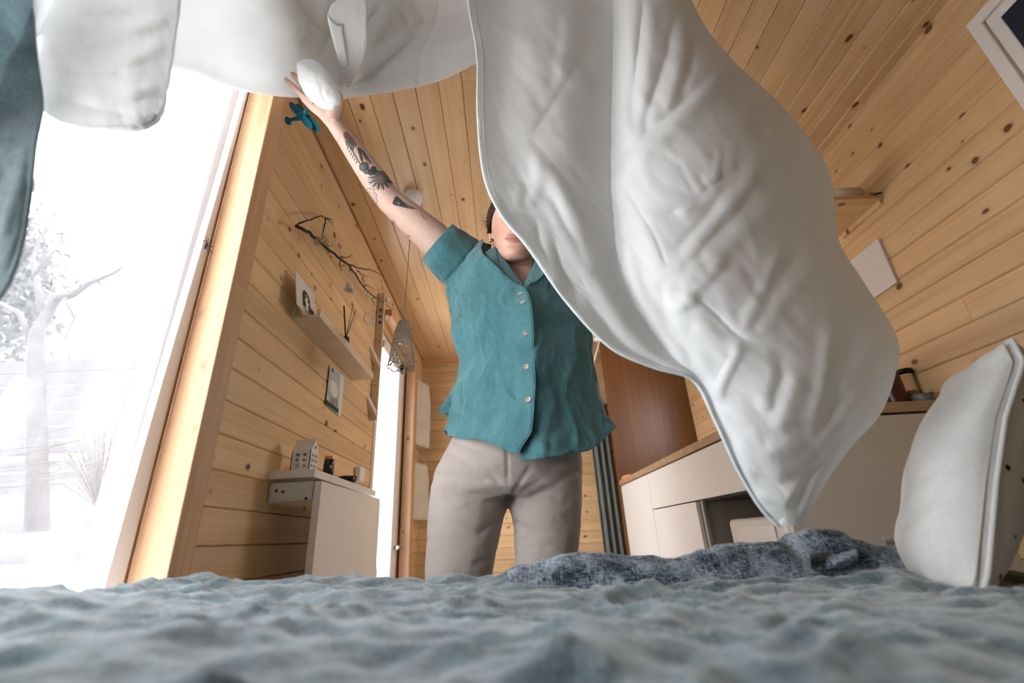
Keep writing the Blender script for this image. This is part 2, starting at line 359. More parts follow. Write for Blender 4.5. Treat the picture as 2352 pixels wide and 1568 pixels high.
MB().box(XL, XL+0.07, W2Y0-0.02, W2Y1+0.0, 1.33, 1.38).build('plank', 'pine_beam', dp, bevel=0.003)
# ---- small window high on the right wall, dark blind drawn
w3 = thing('window_2', 'white framed window with dark navy blind high on the right wall', 'window', (XR, 0.6, 0.85)); w3['kind'] = 'structure'
c0 = PX(2225, 60, XR); wy1, wz1 = c0.y, c0.z; wy0, wz0 = wy1-0.8, wz1-0.62
def ring(x0, x1, y0, y1, z0, z1, w):
    return MB().box(x0, x1, y0, y1, z1-w, z1).box(x0, x1, y0, y1, z0, z0+w).box(x0, x1, y0, y0+w, z0+w, z1-w).box(x0, x1, y1-w, y1, z0+w, z1-w)
ring(XR-0.012, XR+0.01, wy0, wy1, wz0, wz1, 0.036).build('window_frame', 'frame_white', w3, bevel=0.003)
ring(XR-0.004, XR+0.012, wy0+0.039, wy1-0.039, wz0+0.039, wz1-0.039, 0.034).build('sash', 'frame_white', w3, bevel=0.003)
MB().box(XR-0.001, XR+0.002, wy0+0.07, wy1-0.07, wz0+0.07, wz1-0.07).build('blind', plain('navy_blind', (0.004, 0.016, 0.045), 0.6, var=0.1), w3)

w4 = thing('window_3', 'white framed kitchen window in the right wall behind the hanging duvet', 'window', (XR, 2.7, KWZ0)); w4['kind'] = 'structure'
ring(XR-0.008, XR+T, KWY0-0.02, KWY1+0.02, KWZ0-0.03, KWZ1+0.03, 0.06).build('window_frame', 'frame_white', w4, bevel=0.003)
MB().box(XR+0.04, XR+0.044, KWY0+.04, KWY1-.04, KWZ0+.03, KWZ1-.03).build('pane', 'glass', w4)
# ================================================================ things
def V3(x, y, z): return Vector((x, y, z))
def jit(a): return rnd.uniform(-a, a)
def poly_on(px, X, t=0.0008, mb=None):
    """flat printed shape lying on a plane parallel to the side walls"""
    mb = mb or MB(); mb.prism([PX(a, b, X) for a, b in px], (t, 0, 0)); return mb

# ---------------- sheer curtain and rod
m, nt, b = new_mat('sheer_curtain')
tc = nt.nodes.new('ShaderNodeTexCoord'); vm = nt.nodes.new('ShaderNodeVectorMath'); vm.operation = 'MULTIPLY'; L(nt, tc.outputs['Object'], vm.inputs[0]); vm.inputs[1].default_value = (50, 60, 900)
n1 = N(nt, 'ShaderNodeTexNoise'); n1.inputs['Scale'].default_value = 1; L(nt, vm.outputs[0], n1.inputs['Vector'])
tr = nt.nodes.new('ShaderNodeBsdfTransparent'); tl_ = nt.nodes.new('ShaderNodeBsdfTranslucent'); df = nt.nodes.new('ShaderNodeBsdfDiffuse')
for q in (tl_, df): q.inputs[0].default_value = (0.13, 0.13, 0.14, 1)
m1 = nt.nodes.new('ShaderNodeMixShader'); m1.inputs[0].default_value = 0.35; L(nt, tl_.outputs[0], m1.inputs[1]); L(nt, df.outputs[0], m1.inputs[2])
m2 = nt.nodes.new('ShaderNodeMixShader'); L(nt, math_n(nt, 'ADD', math_n(nt, 'MULTIPLY', n1.outputs[0], 0.25), 0.30), m2.inputs[0])
L(nt, tr.outputs[0], m2.inputs[1]); L(nt, m1.outputs[0], m2.inputs[2]); L(nt, m2.outputs[0], nt.nodes['Material Output'].inputs[0])
M['sheer'] = m
M['curtain_hem'] = fabric('curtain_hem', (0.85, 0.85, 0.86), (0.7, 0.7, 0.71), 300, 0.2, transl=0.6)
ct = PX(549, 262, -0.705); cb_ = PX(250, 1325, -0.705)
cur = thing('curtain', 'sheer white curtain hanging in front of the bright window', 'curtain', (-0.71, 0.2, cb_.z))
rows = []
NY, NZ = 110, 24
for j in range(NZ+1):
    z = 1.375+(cb_.z-0.05-1.375)*j/NZ
    tt = (z-cb_.z)/(ct.z-cb_.z); yr = cb_.y+(ct.y-cb_.y)*tt
    row = []
    for i in range(NY+1):
        y = -0.12+(yr+0.12)*i/NY
        a = 0.004+0.004*(1-j/NZ)
        row.append(V3(-0.706+a*math.sin(y*34+0.6*math.sin(j*.2))+0.003*math.sin(y*71+1), y, z))
    rows.append(row)
MB().grid([r[:-5] for r in rows]).build('sheer_panel', 'sheer', cur, smooth=True)
MB().grid([[p+V3(0.001, 0, 0) for p in r[-6:-1]] for r in rows]).build('side_hem', 'sheer', cur, smooth=True)
MB().grid([[p+V3(0, 0, 0) for p in r[-3:]] for r in rows]).build('edge_stitching', 'curtain_hem', cur, smooth=True, solid=0.002)
MB().tube([V3(-0.70, -0.13, 1.385), V3(-0.70, PY0-0.006, 1.385)], 0.0125, 16).build('curtain_rod', 'frame_white', None, smooth=True)
rod = bpy.context.scene.objects['curtain_rod']; tag(rod, 'round white curtain rod along the top of the window, ending at the post', 'curtain rod')
MB().lathe([(0.0, 0), (0.026, 0), (0.026, 0.006), (0.02, 0.009), (0.0125, 0.010)], (-0.70, PY0-0.0005, 1.385), 28, (0, -1, 0)).build('flange', 'frame_white', rod, smooth=True)
wire = plain('dark_wire', (0.05, 0.05, 0.05), 0.4, 0.8)
cl = MB(); c0_ = PX(474, 560, -0.690)
for k in range(7):
    a = k*0.9; cl.tube([c0_+V3(0, 0, 0), c0_+V3(0.004, 0.010*math.cos(a), 0.012*math.sin(a)), c0_+V3(0.006, 0.020*math.cos(a+.5), 0.020*math.sin(a+.5)-0.006)], 0.0008, 5)
cl.tube([c0_, c0_+V3(0, 0, -.012)], 0.003, 8)
tag(cl.build('wire_insect', wire, smooth=True), 'tiny dark wire insect clipped to the edge of the sheer curtain', 'ornament')

# ---------------- outside, overexposed behind the sheer curtain
M['gravel'] = plain('pale_ground', (0.75, 0.73, 0.72), 0.9, var=0.1, scale=3)
M['fence'] = plain('weathered_fence', (0.045, 0.043, 0.047), 0.8, var=0.25, scale=20)
M['bark'] = plain('tree_bark', (0.04, 0.038, 0.04), 0.9, var=0.3)
M['leaf_out'] = plain('shrub_leaf', (0.05, 0.055, 0.05), 0.8, var=0.3)
M['white_paint'] = plain('white_paint', (0.82, 0.82, 0.82), 0.5, var=0.02)
tl(MB().box(-14, XL-0.11, -12, 16, ZF-0.4, ZF-0.15).build('ground', 'gravel'), 'pale terrace ground outside the window', 'ground')
FY = 4.0
fe = thing('garden_fence', 'grey wooden garden fence with horizontal boards beyond the curtain', 'fence', (-4, FY, ZF-0.15))
def fband(y0, y1, n):
    za, zb = PY(200, y1, FY).z, PY(200, y0, FY).z; h = (zb-za)/n
    for k in range(n): MB().box(-9, -1.75, FY, FY+.02, za+k*h+.004, za+(k+1)*h-.004).build('slat', 'fence', fe)
fband(822, 1040, 7); fband(1052, 1128, 3); fband(1192, 1290, 3)
for k in range(4): MB().box(-8.8+k*1.9, -8.7+k*1.9, FY+.02, FY+.1, ZF-0.15, PY(200, 815, FY).z).build('fence_post', 'fence', fe)
tr_ = thing('garden_tree', 'bare dark tree with twisting branches outside the window', 'tree', (PY(60, 800, 3.4).x, 3.4, ZF-0.15))
def tb_(pts, r0, r1, nm='branch'):
    P_ = [PY(a, b_, 3.4)+V3(jit(.03), jit(.03), jit(.02)) for a, b_ in pts]; n = len(P_)
    MB().tube(P_, [r0+(r1-r0)*i/(n-1) for i in range(n)], 7).build(nm, 'bark', tr_, smooth=True)
tb_([(95, 1250), (92, 1000), (90, 830), (95, 760), (105, 715), (130, 690)], .07, .035, 'trunk'); tb_([(130, 690), (170, 672), (220, 650), (262, 630), (300, 600)], .035, .008)
tb_([(200, 660), (180, 640), (150, 625), (120, 622)], .014, .004); tb_([(222, 650), (240, 668), (260, 672)], .012, .003); tb_([(105, 715), (80, 660), (70, 600), (90, 540), (130, 500)], .03, .006)
tb_([(150, 690), (160, 730), (150, 790)], .016, .004); tb_([(80, 640), (120, 600), (150, 560), (150, 540)], .015, .004); tb_([(280, 618), (300, 640), (330, 650)], .008, .003); tb_([(90, 800), (50, 720), (0, 690)], .03, .01)
sh = MB()
for k in range(2600):
    p = PY(rnd.gauss(40, 45), rnd.gauss(650, 85), 5.0+jit(.35)); a, c = V3(jit(1), jit(1), jit(1)).normalized()*0.085, V3(jit(1), jit(1), jit(1)).normalized()*0.055
    sh.add([p, p+a, p+a+c, p+c], [(0, 1, 2, 3)])
so = sh.build('evergreen_shrub', 'leaf_out'); tag(so, 'dark evergreen foliage behind the bare tree, seen through the curtain', 'shrub'); so['kind'] = 'stuff'
pg = thing('pergola', 'timber pergola beams crossing outside the window', 'pergola', (-1.9, 1.0, ZF-0.15))
def beam(a, c, w=0.05): return MB().tube([a, c], w, 4, ref=(0, 0, 1)).build('beam', plain('pergola_grey', (.10, .10, .105), .7), pg)
beam(PY(40, 395, 2.0), PY(520, 790, 3.2), .03); beam(PY(130, 460, 2.4), PY(520, 430, 2.4), .045)
q = PY(520, 430, 2.4); beam(V3(q.x, 2.42, ZF-.15), V3(q.x, 2.42, q.z+.03), .045)
bn = thing('garden_bench', 'white painted garden bench outside at the foot of the fence', 'bench', (-2.6, 2.6, ZF-0.15))
MB().box(-3.6, -1.9, 2.5, 2.9, -0.22, -0.17).build('bench_seat', 'white_paint', bn, bevel=.005)
MB().box(-3.6, -1.9, 2.9, 2.95, 0.05, 0.17).build('backrest', 'white_paint', bn, bevel=.005)
for yy in (2.5, 2.88):
    for xx in (-3.55, -1.95): MB().box(xx, xx+0.05, yy, yy+0.05, ZF-0.15, -0.22 if yy < 2.8 else 0.12).build('leg', 'white_paint', bn)
gr = MB(); gp = PY(235, 1125, 1.5)+V3(0, 0, -.05)
for k in range(160):
    a = rnd.uniform(0, math.tau); s_ = rnd.uniform(.12, .32); h = rnd.uniform(.08, .3)
    gr.tube([gp+V3(0, 0, -.5), gp, gp+V3(math.cos(a)*s_*.4, math.sin(a)*s_*.4, h*.8), gp+V3(math.cos(a)*s_, math.sin(a)*s_, h*.55)], [0.002, .002, .0015, .0005], 3)
go = gr.build('ornamental_grass', 'leaf_out'); tag(go, 'tuft of feathery ornamental grass outside near the window post', 'grass'); go['kind'] = 'stuff'

# ---------------- bed, bedspread
ZB = -0.088
def bz(x, y):
    n = noise.noise
    wx, wy = x+.05*n(V3(x*4, y*4, 11)), y+.05*n(V3(x*4, y*4, 17))
    z = -0.082-0.045*x+0.012*n(V3(x*2.6, y*5.0, 3.1))+0.010*n(V3(wx*7, wy*9, 8.2))+0.0085*n(V3(wx*17, wy*19, 1.0))+0.0048*n(V3(wx*42, wy*40, 2.0))+0.0018*n(V3(x*95, y*95, 2.0))
    f = n(V3(wx*5+wy*3, wy*8-wx*2, 5.0)); z += 0.009*(1-min(1, abs(f)*4.0))**1.5
    f = n(V3(wx*9-wy*6, wy*9+wx*4, 9.0)); z += 0.006*(1-min(1, abs(f)*4.0))**1.5
    z += 0.020*math.exp(-((x+0.66)/0.13)**2)*max(0, min(1, (1.0-y)/.45))
    z += 0.018*math.exp(-((x-0.055)/0.03)**2-((y-0.43)/0.09)**2)
    z += 0.006*math.exp(-((x-0.15)/0.12)**2-((y-0.33)/0.05)**2)
    z += 0.008*math.exp(-((x+0.30)/0.10)**2-((y-0.98)/0.07)**2)+0.018*math.exp(-((x-0.02)/0.07)**2-((y-0.97)/0.06)**2)
    z += 0.012*math.exp(-((x-0.75)/0.4)**2-((y-0.86)/0.16)**2)
    near = max(0, .30-math.hypot(x, y)); z -= near*.10
    e = max(0, (y-1.02)/0.05)
    return z-0.03*e*e
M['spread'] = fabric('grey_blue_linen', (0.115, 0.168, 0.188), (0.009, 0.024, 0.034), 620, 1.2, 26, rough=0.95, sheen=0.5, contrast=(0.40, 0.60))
bed = thing('bed', 'low bed under grey blue linen bedspread in the foreground', 'bed', (0.45, 0, ZF))
MB().box(-0.63, 1.54, -1.35, 1.05, ZF+0.0, ZF+0.22).build('bed_base', 'white', bed, bevel=0.01)
MB().box(-0.62, 1.53, -1.34, 1.04, ZF+0.22, -0.20).build('mattress', 'white_paint', bed, bevel=0.03, seg=4)
ys = [-1.36+0.03*i for i in range(46)]; ys = [y for y in ys if y < 0]+[0.006*i for i in range(180) if 0.006*i < 1.075]
xs = [-0.655+0.009*i for i in range(int(2.2/0.009))]
rows = [[V3(x, y, bz(x, y)) for x in xs] for y in ys]
rows += [[V3(x, 1.078+0.004*math.sin(x*25), bz(x, 1.075)-dz+0.0) for x in xs] for dz in (0.03, 0.1, 0.2, 0.32)]
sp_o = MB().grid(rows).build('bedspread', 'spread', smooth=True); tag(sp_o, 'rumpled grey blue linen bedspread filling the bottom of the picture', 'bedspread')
# fluff of the linen: short fibres at the far edge
fz = MB()
for k in range(900):
    x = rnd.uniform(-0.62, 1.2); y = rnd.uniform(0.55, 1.05); z = bz(x, y)-0.0005; a = rnd.uniform(0, math.tau); l = rnd.uniform(.002, .006)
    fz.tube([V3(x, y, z), V3(x+l*math.cos(a)*.6, y+l*math.sin(a)*.4, z+l*.6), V3(x+l*math.cos(a)*1.3, y, z+l)], 0.00016, 3, caps=False)
fo = fz.build('lint', 'spread', sp_o); fo['kind'] = 'stuff'

# ---------------- crumpled throw on the bed
M['throw'] = fabric('denim_blue_weave', (0.34, 0.40, 0.46), (0.012, 0.024, 0.042), 620, 1.8, 16, rough=0.95, sheen=0.25, contrast=(0.44, 0.60))
top = [(1165, 1312), (1200, 1296), (1240, 1289), (1290, 1270), (1330, 1266), (1380, 1268), (1440, 1275), (1540, 1281), (1575, 1272), (1600, 1262), (1660, 1250), (1762, 1241), (1782, 1249), (1812, 1224), (1850, 1213), (1900, 1218), (1950, 1238), (2000, 1254), (2060, 1249), (2110, 1246), (2150, 1268), (2200, 1290)]
TW = [PY(a, b_, 0.985) for a, b_ in top]
rows = []; NX = 260; NC = 44
for i in range(NX+1):
    x = TW[0].x+(TW[-1].x-TW[0].x)*i/NX
    k = 0
    while k < len(TW)-2 and TW[k+1].x < x: k += 1
    t = (x-TW[k].x)/(TW[k+1].x-TW[k].x); t = t*t*(3-2*t); zt = TW[k].z*(1-t)+TW[k+1].z*t
    row = []
    for j in range(NC+1):
        u = j/NC; yb = 0.905+0.150*u
        base = bz(x, yb)-0.006
        s = math.sin(u*math.pi)**0.55
        yb2 = yb+0.012*noise.noise(V3(x*9, u*5, 1))-0.012*math.sin(u*math.pi)*s
        h = max(0.004, zt-base)
        fold = 0.010*noise.noise(V3(x*14+u*4, u*7, 4.2))+0.004*noise.noise(V3(x*40, u*16, 2))
        crest = 1-min(1, abs(noise.noise(V3(x*6-u*2.4, u*3.2, 9.0)))*5)
        fold -= 0.012*crest*(1 if u < .45 else .3)
        row.append(V3(x, yb2, base+(h+fold*min(1, h/0.03)*(0.3 if .42 < u < .58 else 1))*s))
    rows.append(row)
th = MB().grid(rows).build('throw_blanket', 'throw', smooth=True, subsurf=1)
tag(th, 'crumpled denim blue woven throw heaped along the far side of the bed', 'blanket')
M['cream_fringe'] = fabric('cream_fringe', (0.62, 0.55, 0.43), (0.4, 0.34, 0.25), 600, 0.5)
fg = MB()
for k in range(260):
    p = PY(rnd.uniform(2040, 2130), rnd.uniform(1243, 1252), 0.99); fg.tube([p, p+V3(jit(.008), jit(.005), rnd.uniform(.002, .01)), p+V3(jit(.014), jit(.01), rnd.uniform(.0, .012))], 0.0007, 4)
fg.build('fringe', 'cream_fringe', th, smooth=True)['kind'] = 'stuff'
lf = []
for i in range(26):
    a = i/25; r_ = []
    for j in range(16):
        c = j/15
        p = PY(1858+112*a, 1262+38*c+6*math.sin(a*3+c), 0.925-0.03*math.sin(c*3.1)-0.012*math.sin(a*7+c*5)-0.01*c)
        r_.append(p+V3(0, 0, 0.004*noise.noise(V3(a*6, c*5, 3))))
    lf.append(r_)
MB().grid(lf).build('folded_flap', 'throw', th, smooth=True, solid=0.006, subsurf=1)

# ---------------- pillow
M['pillow'] = fabric('white_pillow_cotton', (0.62, 0.62, 0.60), (0.5, 0.5, 0.48), 700, 0.15, 5, transl=0.0, crease=0.3, cscale=5)
m, nt, b = new_mat('dotted_cotton')
tc = nt.nodes.new('ShaderNodeTexCoord'); vo = nt.nodes.new('ShaderNodeTexVoronoi'); vo.inputs['Scale'].default_value = 26; L(nt, tc.outputs['Object'], vo.inputs['Vector'])
L(nt, mixc(nt, math_n(nt, 'LESS_THAN', vo.outputs['Distance'], 0.13), (0.60, 0.61, 0.60), (0.01, 0.012, 0.015)), b.inputs['Base Color']); b.inputs['Roughness'].default_value = 0.9
M['dots'] = m
pw = thing('pillow', 'plump white pillow standing upright at the right edge of the bed', 'pillow', (0.9, 0.7, -0.08))
SEAM = [(PY(x_, y_, .72)) for x_, y_ in ((2262, 1350), (2270, 1320), (2290, 1100), (2310, 960), (2345, 850), (2350, 828))]
def seam_x(z): return float(np.interp(z, [p.z for p in SEAM], [p.x for p in SEAM]))
py0, py1, pz0, pz1 = 0.72, 1.01, -0.112, 0.272
TW_ = [(-1, .0), (-.8, .10), (-.5, .140), (-.1, .165), (.2, .165), (.6, .120), (.85, .07), (1, 0)]
def pil(side, T_):
    rows = []
    for i in range(61):
        a = -1+2*i/60; row = []
        for j in range(61):
            c = -1+2*j/60
            ea = max(0, 1-abs(a)**2.2)**0.5; ec = max(0, 1-abs(c)**3.0)**0.5
            th_ = T_*ea*ec
            pinch = 1-0.06*(a*a)*(1-c*c); pin2 = 1-0.05*(c*c)*(1-a*a)
            y = (py0+py1)/2+(py1-py0)/2*a*pin2; z = (pz0+pz1)/2+(pz1-pz0)/2*c*pinch
            w = 0.010*noise.noise(V3(y*9, z*7, side))+0.008*noise.noise(V3(y*13+z*9, z*14, 3+side))
            w -= 0.010*math.exp(-((z-0.02+.5*(y-.8))/.02)**2)*math.exp(-((y-.80)/.07)**2)+0.006*math.exp(-((z-0.06+.5*(y-.8))/.015)**2)*math.exp(-((y-.80)/.07)**2)
            edge = min(1, ea*ec*3)
            row.append(V3(seam_x(z)+side*(th_+w*edge)+0.50*(y-py0), y, z))
        rows.append(row)
    return rows
MB().grid(pil(-1, 0.095)).build('pillow_front', 'pillow', pw, smooth=True)
MB().grid(pil(1, 0.12)).build('pillow_back', 'dots', pw, smooth=True)
pr = pil(-1, 0.0); edge = pr[0][::1]+[r[-1] for r in pr][1:]+pr[-1][::-1][1:]+[r[0] for r in pr][::-1][1:]
MB().tube(edge, 0.004, 8).build('piping', 'pillow', pw, smooth=True)
MB().tube([p+V3(-0.014, 0.004, 0) for p in pr[0]], 0.0016, 6).build('seam_line', plain('beige_thread', (0.42, 0.38, 0.30), 0.8), pw, smooth=True)

# ---------------- folded wall table on the left
tb = thing('folding_wall_table', 'white wall table with its leaf folded down beside the window wall', 'table', (-0.66, 1.85, ZF))
d0, d1 = 1.489, 2.215
MB().box(XL, -0.5985, d0, d1, 0.207, 0.232).build('table_top', 'white', tb, bevel=0.002)
lfm = MB()
ly0, ly1 = PX(727, 1114, -0.595).y, PX(873, 1153, -0.58).y
lfm.box(-0.602, -0.579, ly0-0.0, ly1, ZF+0.03, 0.196)
lfm.build('folded_leaf', 'white', tb, bevel=0.0015)
br_ = MB(); br_.box(XL, -0.605, d0+0.012, d0+0.030, 0.135, 0.199)
bo = br_.build('bracket', plain('grey_white_bracket', (0.60, 0.61, 0.58), 0.45), tb, bevel=0.009, seg=3)
for px_ in ((635, 1127), (650, 1129), (703, 1144)):
    q = PY(px_[0], px_[1], d0+0.012); MB().lathe([(0, 0), (0.0042, 0), (0.0042, 0.0015), (0.0, 0.0016)], q+V3(0, 0.0, 0), 12, (0, -1, 0)).build('screw', wire, bo)

# lantern house with real window holes
M['ceramic'] = plain('matt_white_ceramic', (0.76, 0.73, 0.70), 0.75, var=0.04, scale=40, bmp=0.15, bscale=300)
ho = thing('lantern_house', 'small white ceramic house lantern with cut out windows on the wall table', 'lantern', (-0.66, 1.6, 0.232))
hb0 = PZ(671, 1094, 0.234); hX0, hX1, hY0 = -0.695, -0.632, 1.525
hw, hd, hh, hr = hX1-hX0, 0.062, 0.066, 0.105
def holes(mb, o, u, v, n, W_, H_, cols, rws, t=0.003):
    """slab W_ x H_ with rectangular holes; cols/rws are lists of (start, end)"""
    xs_ = [0]+[q for c in cols for q in c]+[W_]; zs_ = [0]+[q for c in rws for q in c]+[H_]
    for i in range(len(xs_)-1):
        for j in range(len(zs_)-1):
            if i % 2 == 1 and j % 2 == 1: continue
            a = o+u*xs_[i]+v*zs_[j]; du = u*(xs_[i+1]-xs_[i]); dv = v*(zs_[j+1]-zs_[j])
            mb.prism([a, a+du, a+du+dv, a+dv], n*t)
hm = MB(); o_ = V3(hX0, hY0, 0.233)
cs = [(hw*.24, hw*.42), (hw*.60, hw*.78)]; rs = [(.012, .023), (.030, .041), (.047, .057)]
holes(hm, o_, V3(1, 0, 0), V3(0, 0, 1), V3(0, 1, 0), hw, hh, cs, rs)
holes(hm, o_+V3(0, hd-.003, 0), V3(1, 0, 0), V3(0, 0, 1), V3(0, 1, 0), hw, hh, cs, rs)
cg = [(hd*.15, hd*.30), (hd*.42, hd*.57), (hd*.70, hd*.85)]
holes(hm, o_+V3(hw-.003, 0, 0), V3(0, 1, 0), V3(0, 0, 1), V3(1, 0, 0), hd, hh, cg, rs)
holes(hm, o_, V3(0, 1, 0), V3(0, 0, 1), V3(1, 0, 0), hd, hh, cg, rs)
for xx in (0, hw-.003): hm.prism([o_+V3(xx, 0, hh), o_+V3(xx, hd, hh), o_+V3(xx, hd/2, hr)], (0.003, 0, 0))
hm.build('house_walls', 'ceramic', ho)
MB().prism([o_+V3(0, -.001, hh-.001), o_+V3(hw, -.001, hh-.001), o_+V3(hw, hd/2, hr), o_+V3(0, hd/2, hr)], (0, .001, .003)).prism([o_+V3(0, hd+.001, hh-.001), o_+V3(hw, hd+.001, hh-.001), o_+V3(hw, hd/2, hr), o_+V3(0, hd/2, hr)], (0, -.001, .003)).build('roof', 'ceramic', ho)
hp = [(0, -.006), (.005, -.001), (.0055, .003), (.003, .005), (0, .003), (-.003, .005), (-.0055, .003), (-.005, -.001)]
MB().prism([o_+V3(hw+.0002, hd/2+a, hh+.013+b_) for a, b_ in hp], (0.0006, 0, 0)).build('heart', wire, ho)
jr = thing('dark_jar', 'small black jar with copper coloured lid beside the lantern house', 'jar', (-0.64, 1.66, 0.232))
jc = PZ(740, 1103, 0.233); jc = V3(-0.622, 1.665, 0.232)
MB().lathe([(0, 0), (.017, 0), (.018, .004), (.018, .050), (.016, .056)], jc, 24).build('jar_body', plain('black_glass', (0.008, 0.008, 0.01), 0.12), jr, smooth=True)
MB().lathe([(.0165, .0), (.0175, .001), (.0175, .010), (.016, .012), (0, .012)], jc+V3(0, 0, .056), 24).build('lid', plain('copper', (0.65, 0.32, 0.14), 0.3, 1.0), jr, smooth=True)
MB().lathe([(.0183, .014), (.0183, .040)], jc, 24).build('jar_label', plain('black_label', (0.015, 0.014, 0.012), 0.5), jr, smooth=True)
MB().lathe([(0, 0), (.006, 0), (.006, .001), (0, .001)], jc+V3(.0125, -.0135, .030), 14, (0.68, -0.73, 0)).build('gold_emblem', plain('gold', (0.7, 0.42, 0.14), 0.3, 0.9), jr)
bw = MB().lathe([(0, 0), (.022, 0), (.034, .012), (.038, .030), (.036, .030), (.030, .010), (0, .006)], (-0.640, 1.93, 0.232), 28).build('black_bowl', plain('black_ceramic', (0.01, 0.01, 0.011), 0.2), smooth=True)
tag(bw, 'small glossy black bowl at the far end of the wall table', 'bowl')
a0 = PX(811, 1106, XL); sw = MB().box(XL, XL+0.035, a0.y, a0.y+0.075, a0.z, a0.z+0.075).build('wall_box', plain('white_plastic', (0.75, 0.73, 0.70), 0.4), bevel=0.012, seg=4)
tag(sw, 'small rounded white switch box on the wall above the folded table', 'switch')
cb2 = MB(); q0 = PX(862, 1215, -0.60); q1 = PX(865, 1310, -0.60); cb2.tube([q0+V3(0, .02, .03), q0, q0+V3(0, .02, -.05), (q0+q1)/2+V3(0, -.015, 0), q1, q1+V3(0, 0, -.1)], 0.0022, 6)
tag(cb2.build('white_cable', 'frame_white', smooth=True), 'thin white cable dangling behind the folded table leaf', 'cable')

# ---------------- picture ledge with its things
lg = thing('picture_ledge', 'pale wooden picture ledge mounted high on the left wall', 'shelf', (-0.69, 1.82, 0.765))
s0, s1, sx, sz = 1.478, 2.185, -0.640, 0.765
MB().box(XL, sx, s0, s1, sz, sz+0.011).build('ledge_board', 'pine_pale', lg, bevel=0.001)
MB().box(sx-0.012, sx, s0, s1, sz+0.011, sz+0.034).build('front_lip', 'pine_pale', lg, bevel=0.001)
MB().box(XL, XL+0.011, s0, s1, sz+0.011, sz+0.045).build('back_lip', 'pine_pale', lg, bevel=0.001)
SZ = sz+0.0115
M['paper'] = plain('card_paper', (0.72, 0.68, 0.62), 0.8, var=0.01)
M['ink'] = plain('print_dark_green', (0.02, 0.035, 0.02), 0.8, var=0.2, scale=60)
pc = thing('art_card', 'white art card with dark arch and pale hand print on the picture ledge', 'card', (-0.70, 1.55, SZ))
CX = -0.690
pa, pb = PX(694, 620, CX), PX(735, 676, CX)
cz = (pa.z+pb.z)/2; cya, cyb = pa.y, pb.y
MB().prism([V3(CX, cya, SZ), V3(CX, cyb, SZ), V3(CX-.022, cyb, cz), V3(CX-.022, cya, cz)], (-.003, 0, 0)).build('card', 'paper', pc)
def card(yf, zf, off=0.0006):   # yf, zf in 0..1 on the card
    return V3(CX-.022*zf+off, cya+(cyb-cya)*yf, SZ+(cz-SZ)*zf)
def shape(pts, mat, par, nm, off): return MB().prism([card(a, b_, off) for a, b_ in pts], (.0003, 0, 0)).build(nm, mat, par)
arch = [(.30, .18)]+[(.30, .50)]+[(.50-.20*math.cos(t), .50+.22*math.sin(t)) for t in [math.pi*k/10 for k in range(11)]]+[(.70, .18)]
shape(arch, 'ink', pc, 'arch_print', .0006)
hand_ = [(.46, .10), (.44, .34), (.40, .42), (.43, .46), (.46, .42), (.47, .62), (.50, .64), (.52, .45), (.56, .60), (.59, .59), (.57, .40), (.62, .44), (.64, .42), (.58, .28), (.60, .10)]
shape(hand_, 'paper', pc, 'hand_print', .0011)
for l0 in (.66, .76, .86): shape([(l0, .08), (l0-.05, .26), (l0+.02, .40), (l0+.07, .24), (l0+.05, .08)], 'ink', pc, 'leaf_print', .0014)
# reed diffuser
rd = thing('reed_diffuser', 'black reed diffuser bottle with three black sticks on the picture ledge', 'diffuser', (-0.68, 1.8, SZ))
dc = PX(795, 768, -0.665); dc = V3(-0.665, dc.y, SZ); bk = plain('matt_black', (0.006, 0.006, 0.007), 0.35)
MB().lathe([(0, 0), (.016, 0), (.019, .006), (.019, .022), (.009, .032)], dc, 20).build('bottle', bk, rd, smooth=True)
MB().lathe([(.009, .032), (.0155, .033), (.0165, .036), (.0165, .058), (.015, .060), (.004, .060)], dc, 20).build('cap', bk, rd, smooth=True)
for (ax, ay), r_ in (((790, 702), .0034), ((810, 706), .0015), ((817, 713), .0015)):
    q = PX(ax, ay, -0.665+jit(.01)); MB().tube([dc+V3(0, 0, .055), q], r_, 8).build('stick', bk, rd)
# clear glass ornaments
clear = plain('clear_glass', (1, 1, 1), 0.02, trans=1.0, var=0)
for nm_, (a, b_, r_), lb in (('glass_ball', (818, 772, .021), 'clear ribbed glass ball beside the reed diffuser on the ledge'), ('glass_ball', (833, 801, .021), 'clear ribbed glass ball nearer the far end of the ledge')):
    q = PX(a, b_, -0.675); q.z = SZ+r_+.002
    g = MB(); rws = []
    for i in range(15):
        ph = math.pi*i/14
        rws.append([q+V3(math.cos(t)*math.sin(ph), math.sin(t)*math.sin(ph), math.cos(ph))*r_*(1+.03*math.cos(t*12)) for t in [math.tau*k/48 for k in range(48)]])
    g.grid(rws, closed_v=True); tag(g.build(nm_, clear, smooth=True, solid=0.0012), lb, 'ornament')
sl = plain('shell', (0.66, 0.58, 0.50), 0.5, var=0.15, scale=60)
for (a, b_), lb in (((765, 748), 'small pale seashell on the ledge next to the art card'), ((788, 771), 'round cream shell on the ledge right beside the diffuser bottle')):
    q = PX(a, b_, -0.652); q.z = SZ
    tag(MB().lathe([(0, 0), (.010, .001), (.014, .008), (.012, .018), (.006, .026), (.001, .029)], q, 14).build('seashell', sl, smooth=True), lb, 'shell')
q = PX(839, 845, -0.655); q.z = SZ
fgm = MB(); fgm.lathe([(0, 0), (.008, 0), (.007, .006), (.004, .010), (.0065, .018), (.005, .025), (0, .027)], q, 12); fgm.tube([q+V3(0, 0, .01), q+V3(.002, -.012, .03), q+V3(0, -.008, .042)], .0022, 6)
tag(fgm.build('black_figurine', bk, smooth=True), 'tiny black figurine at the far end of the picture ledge', 'figurine')

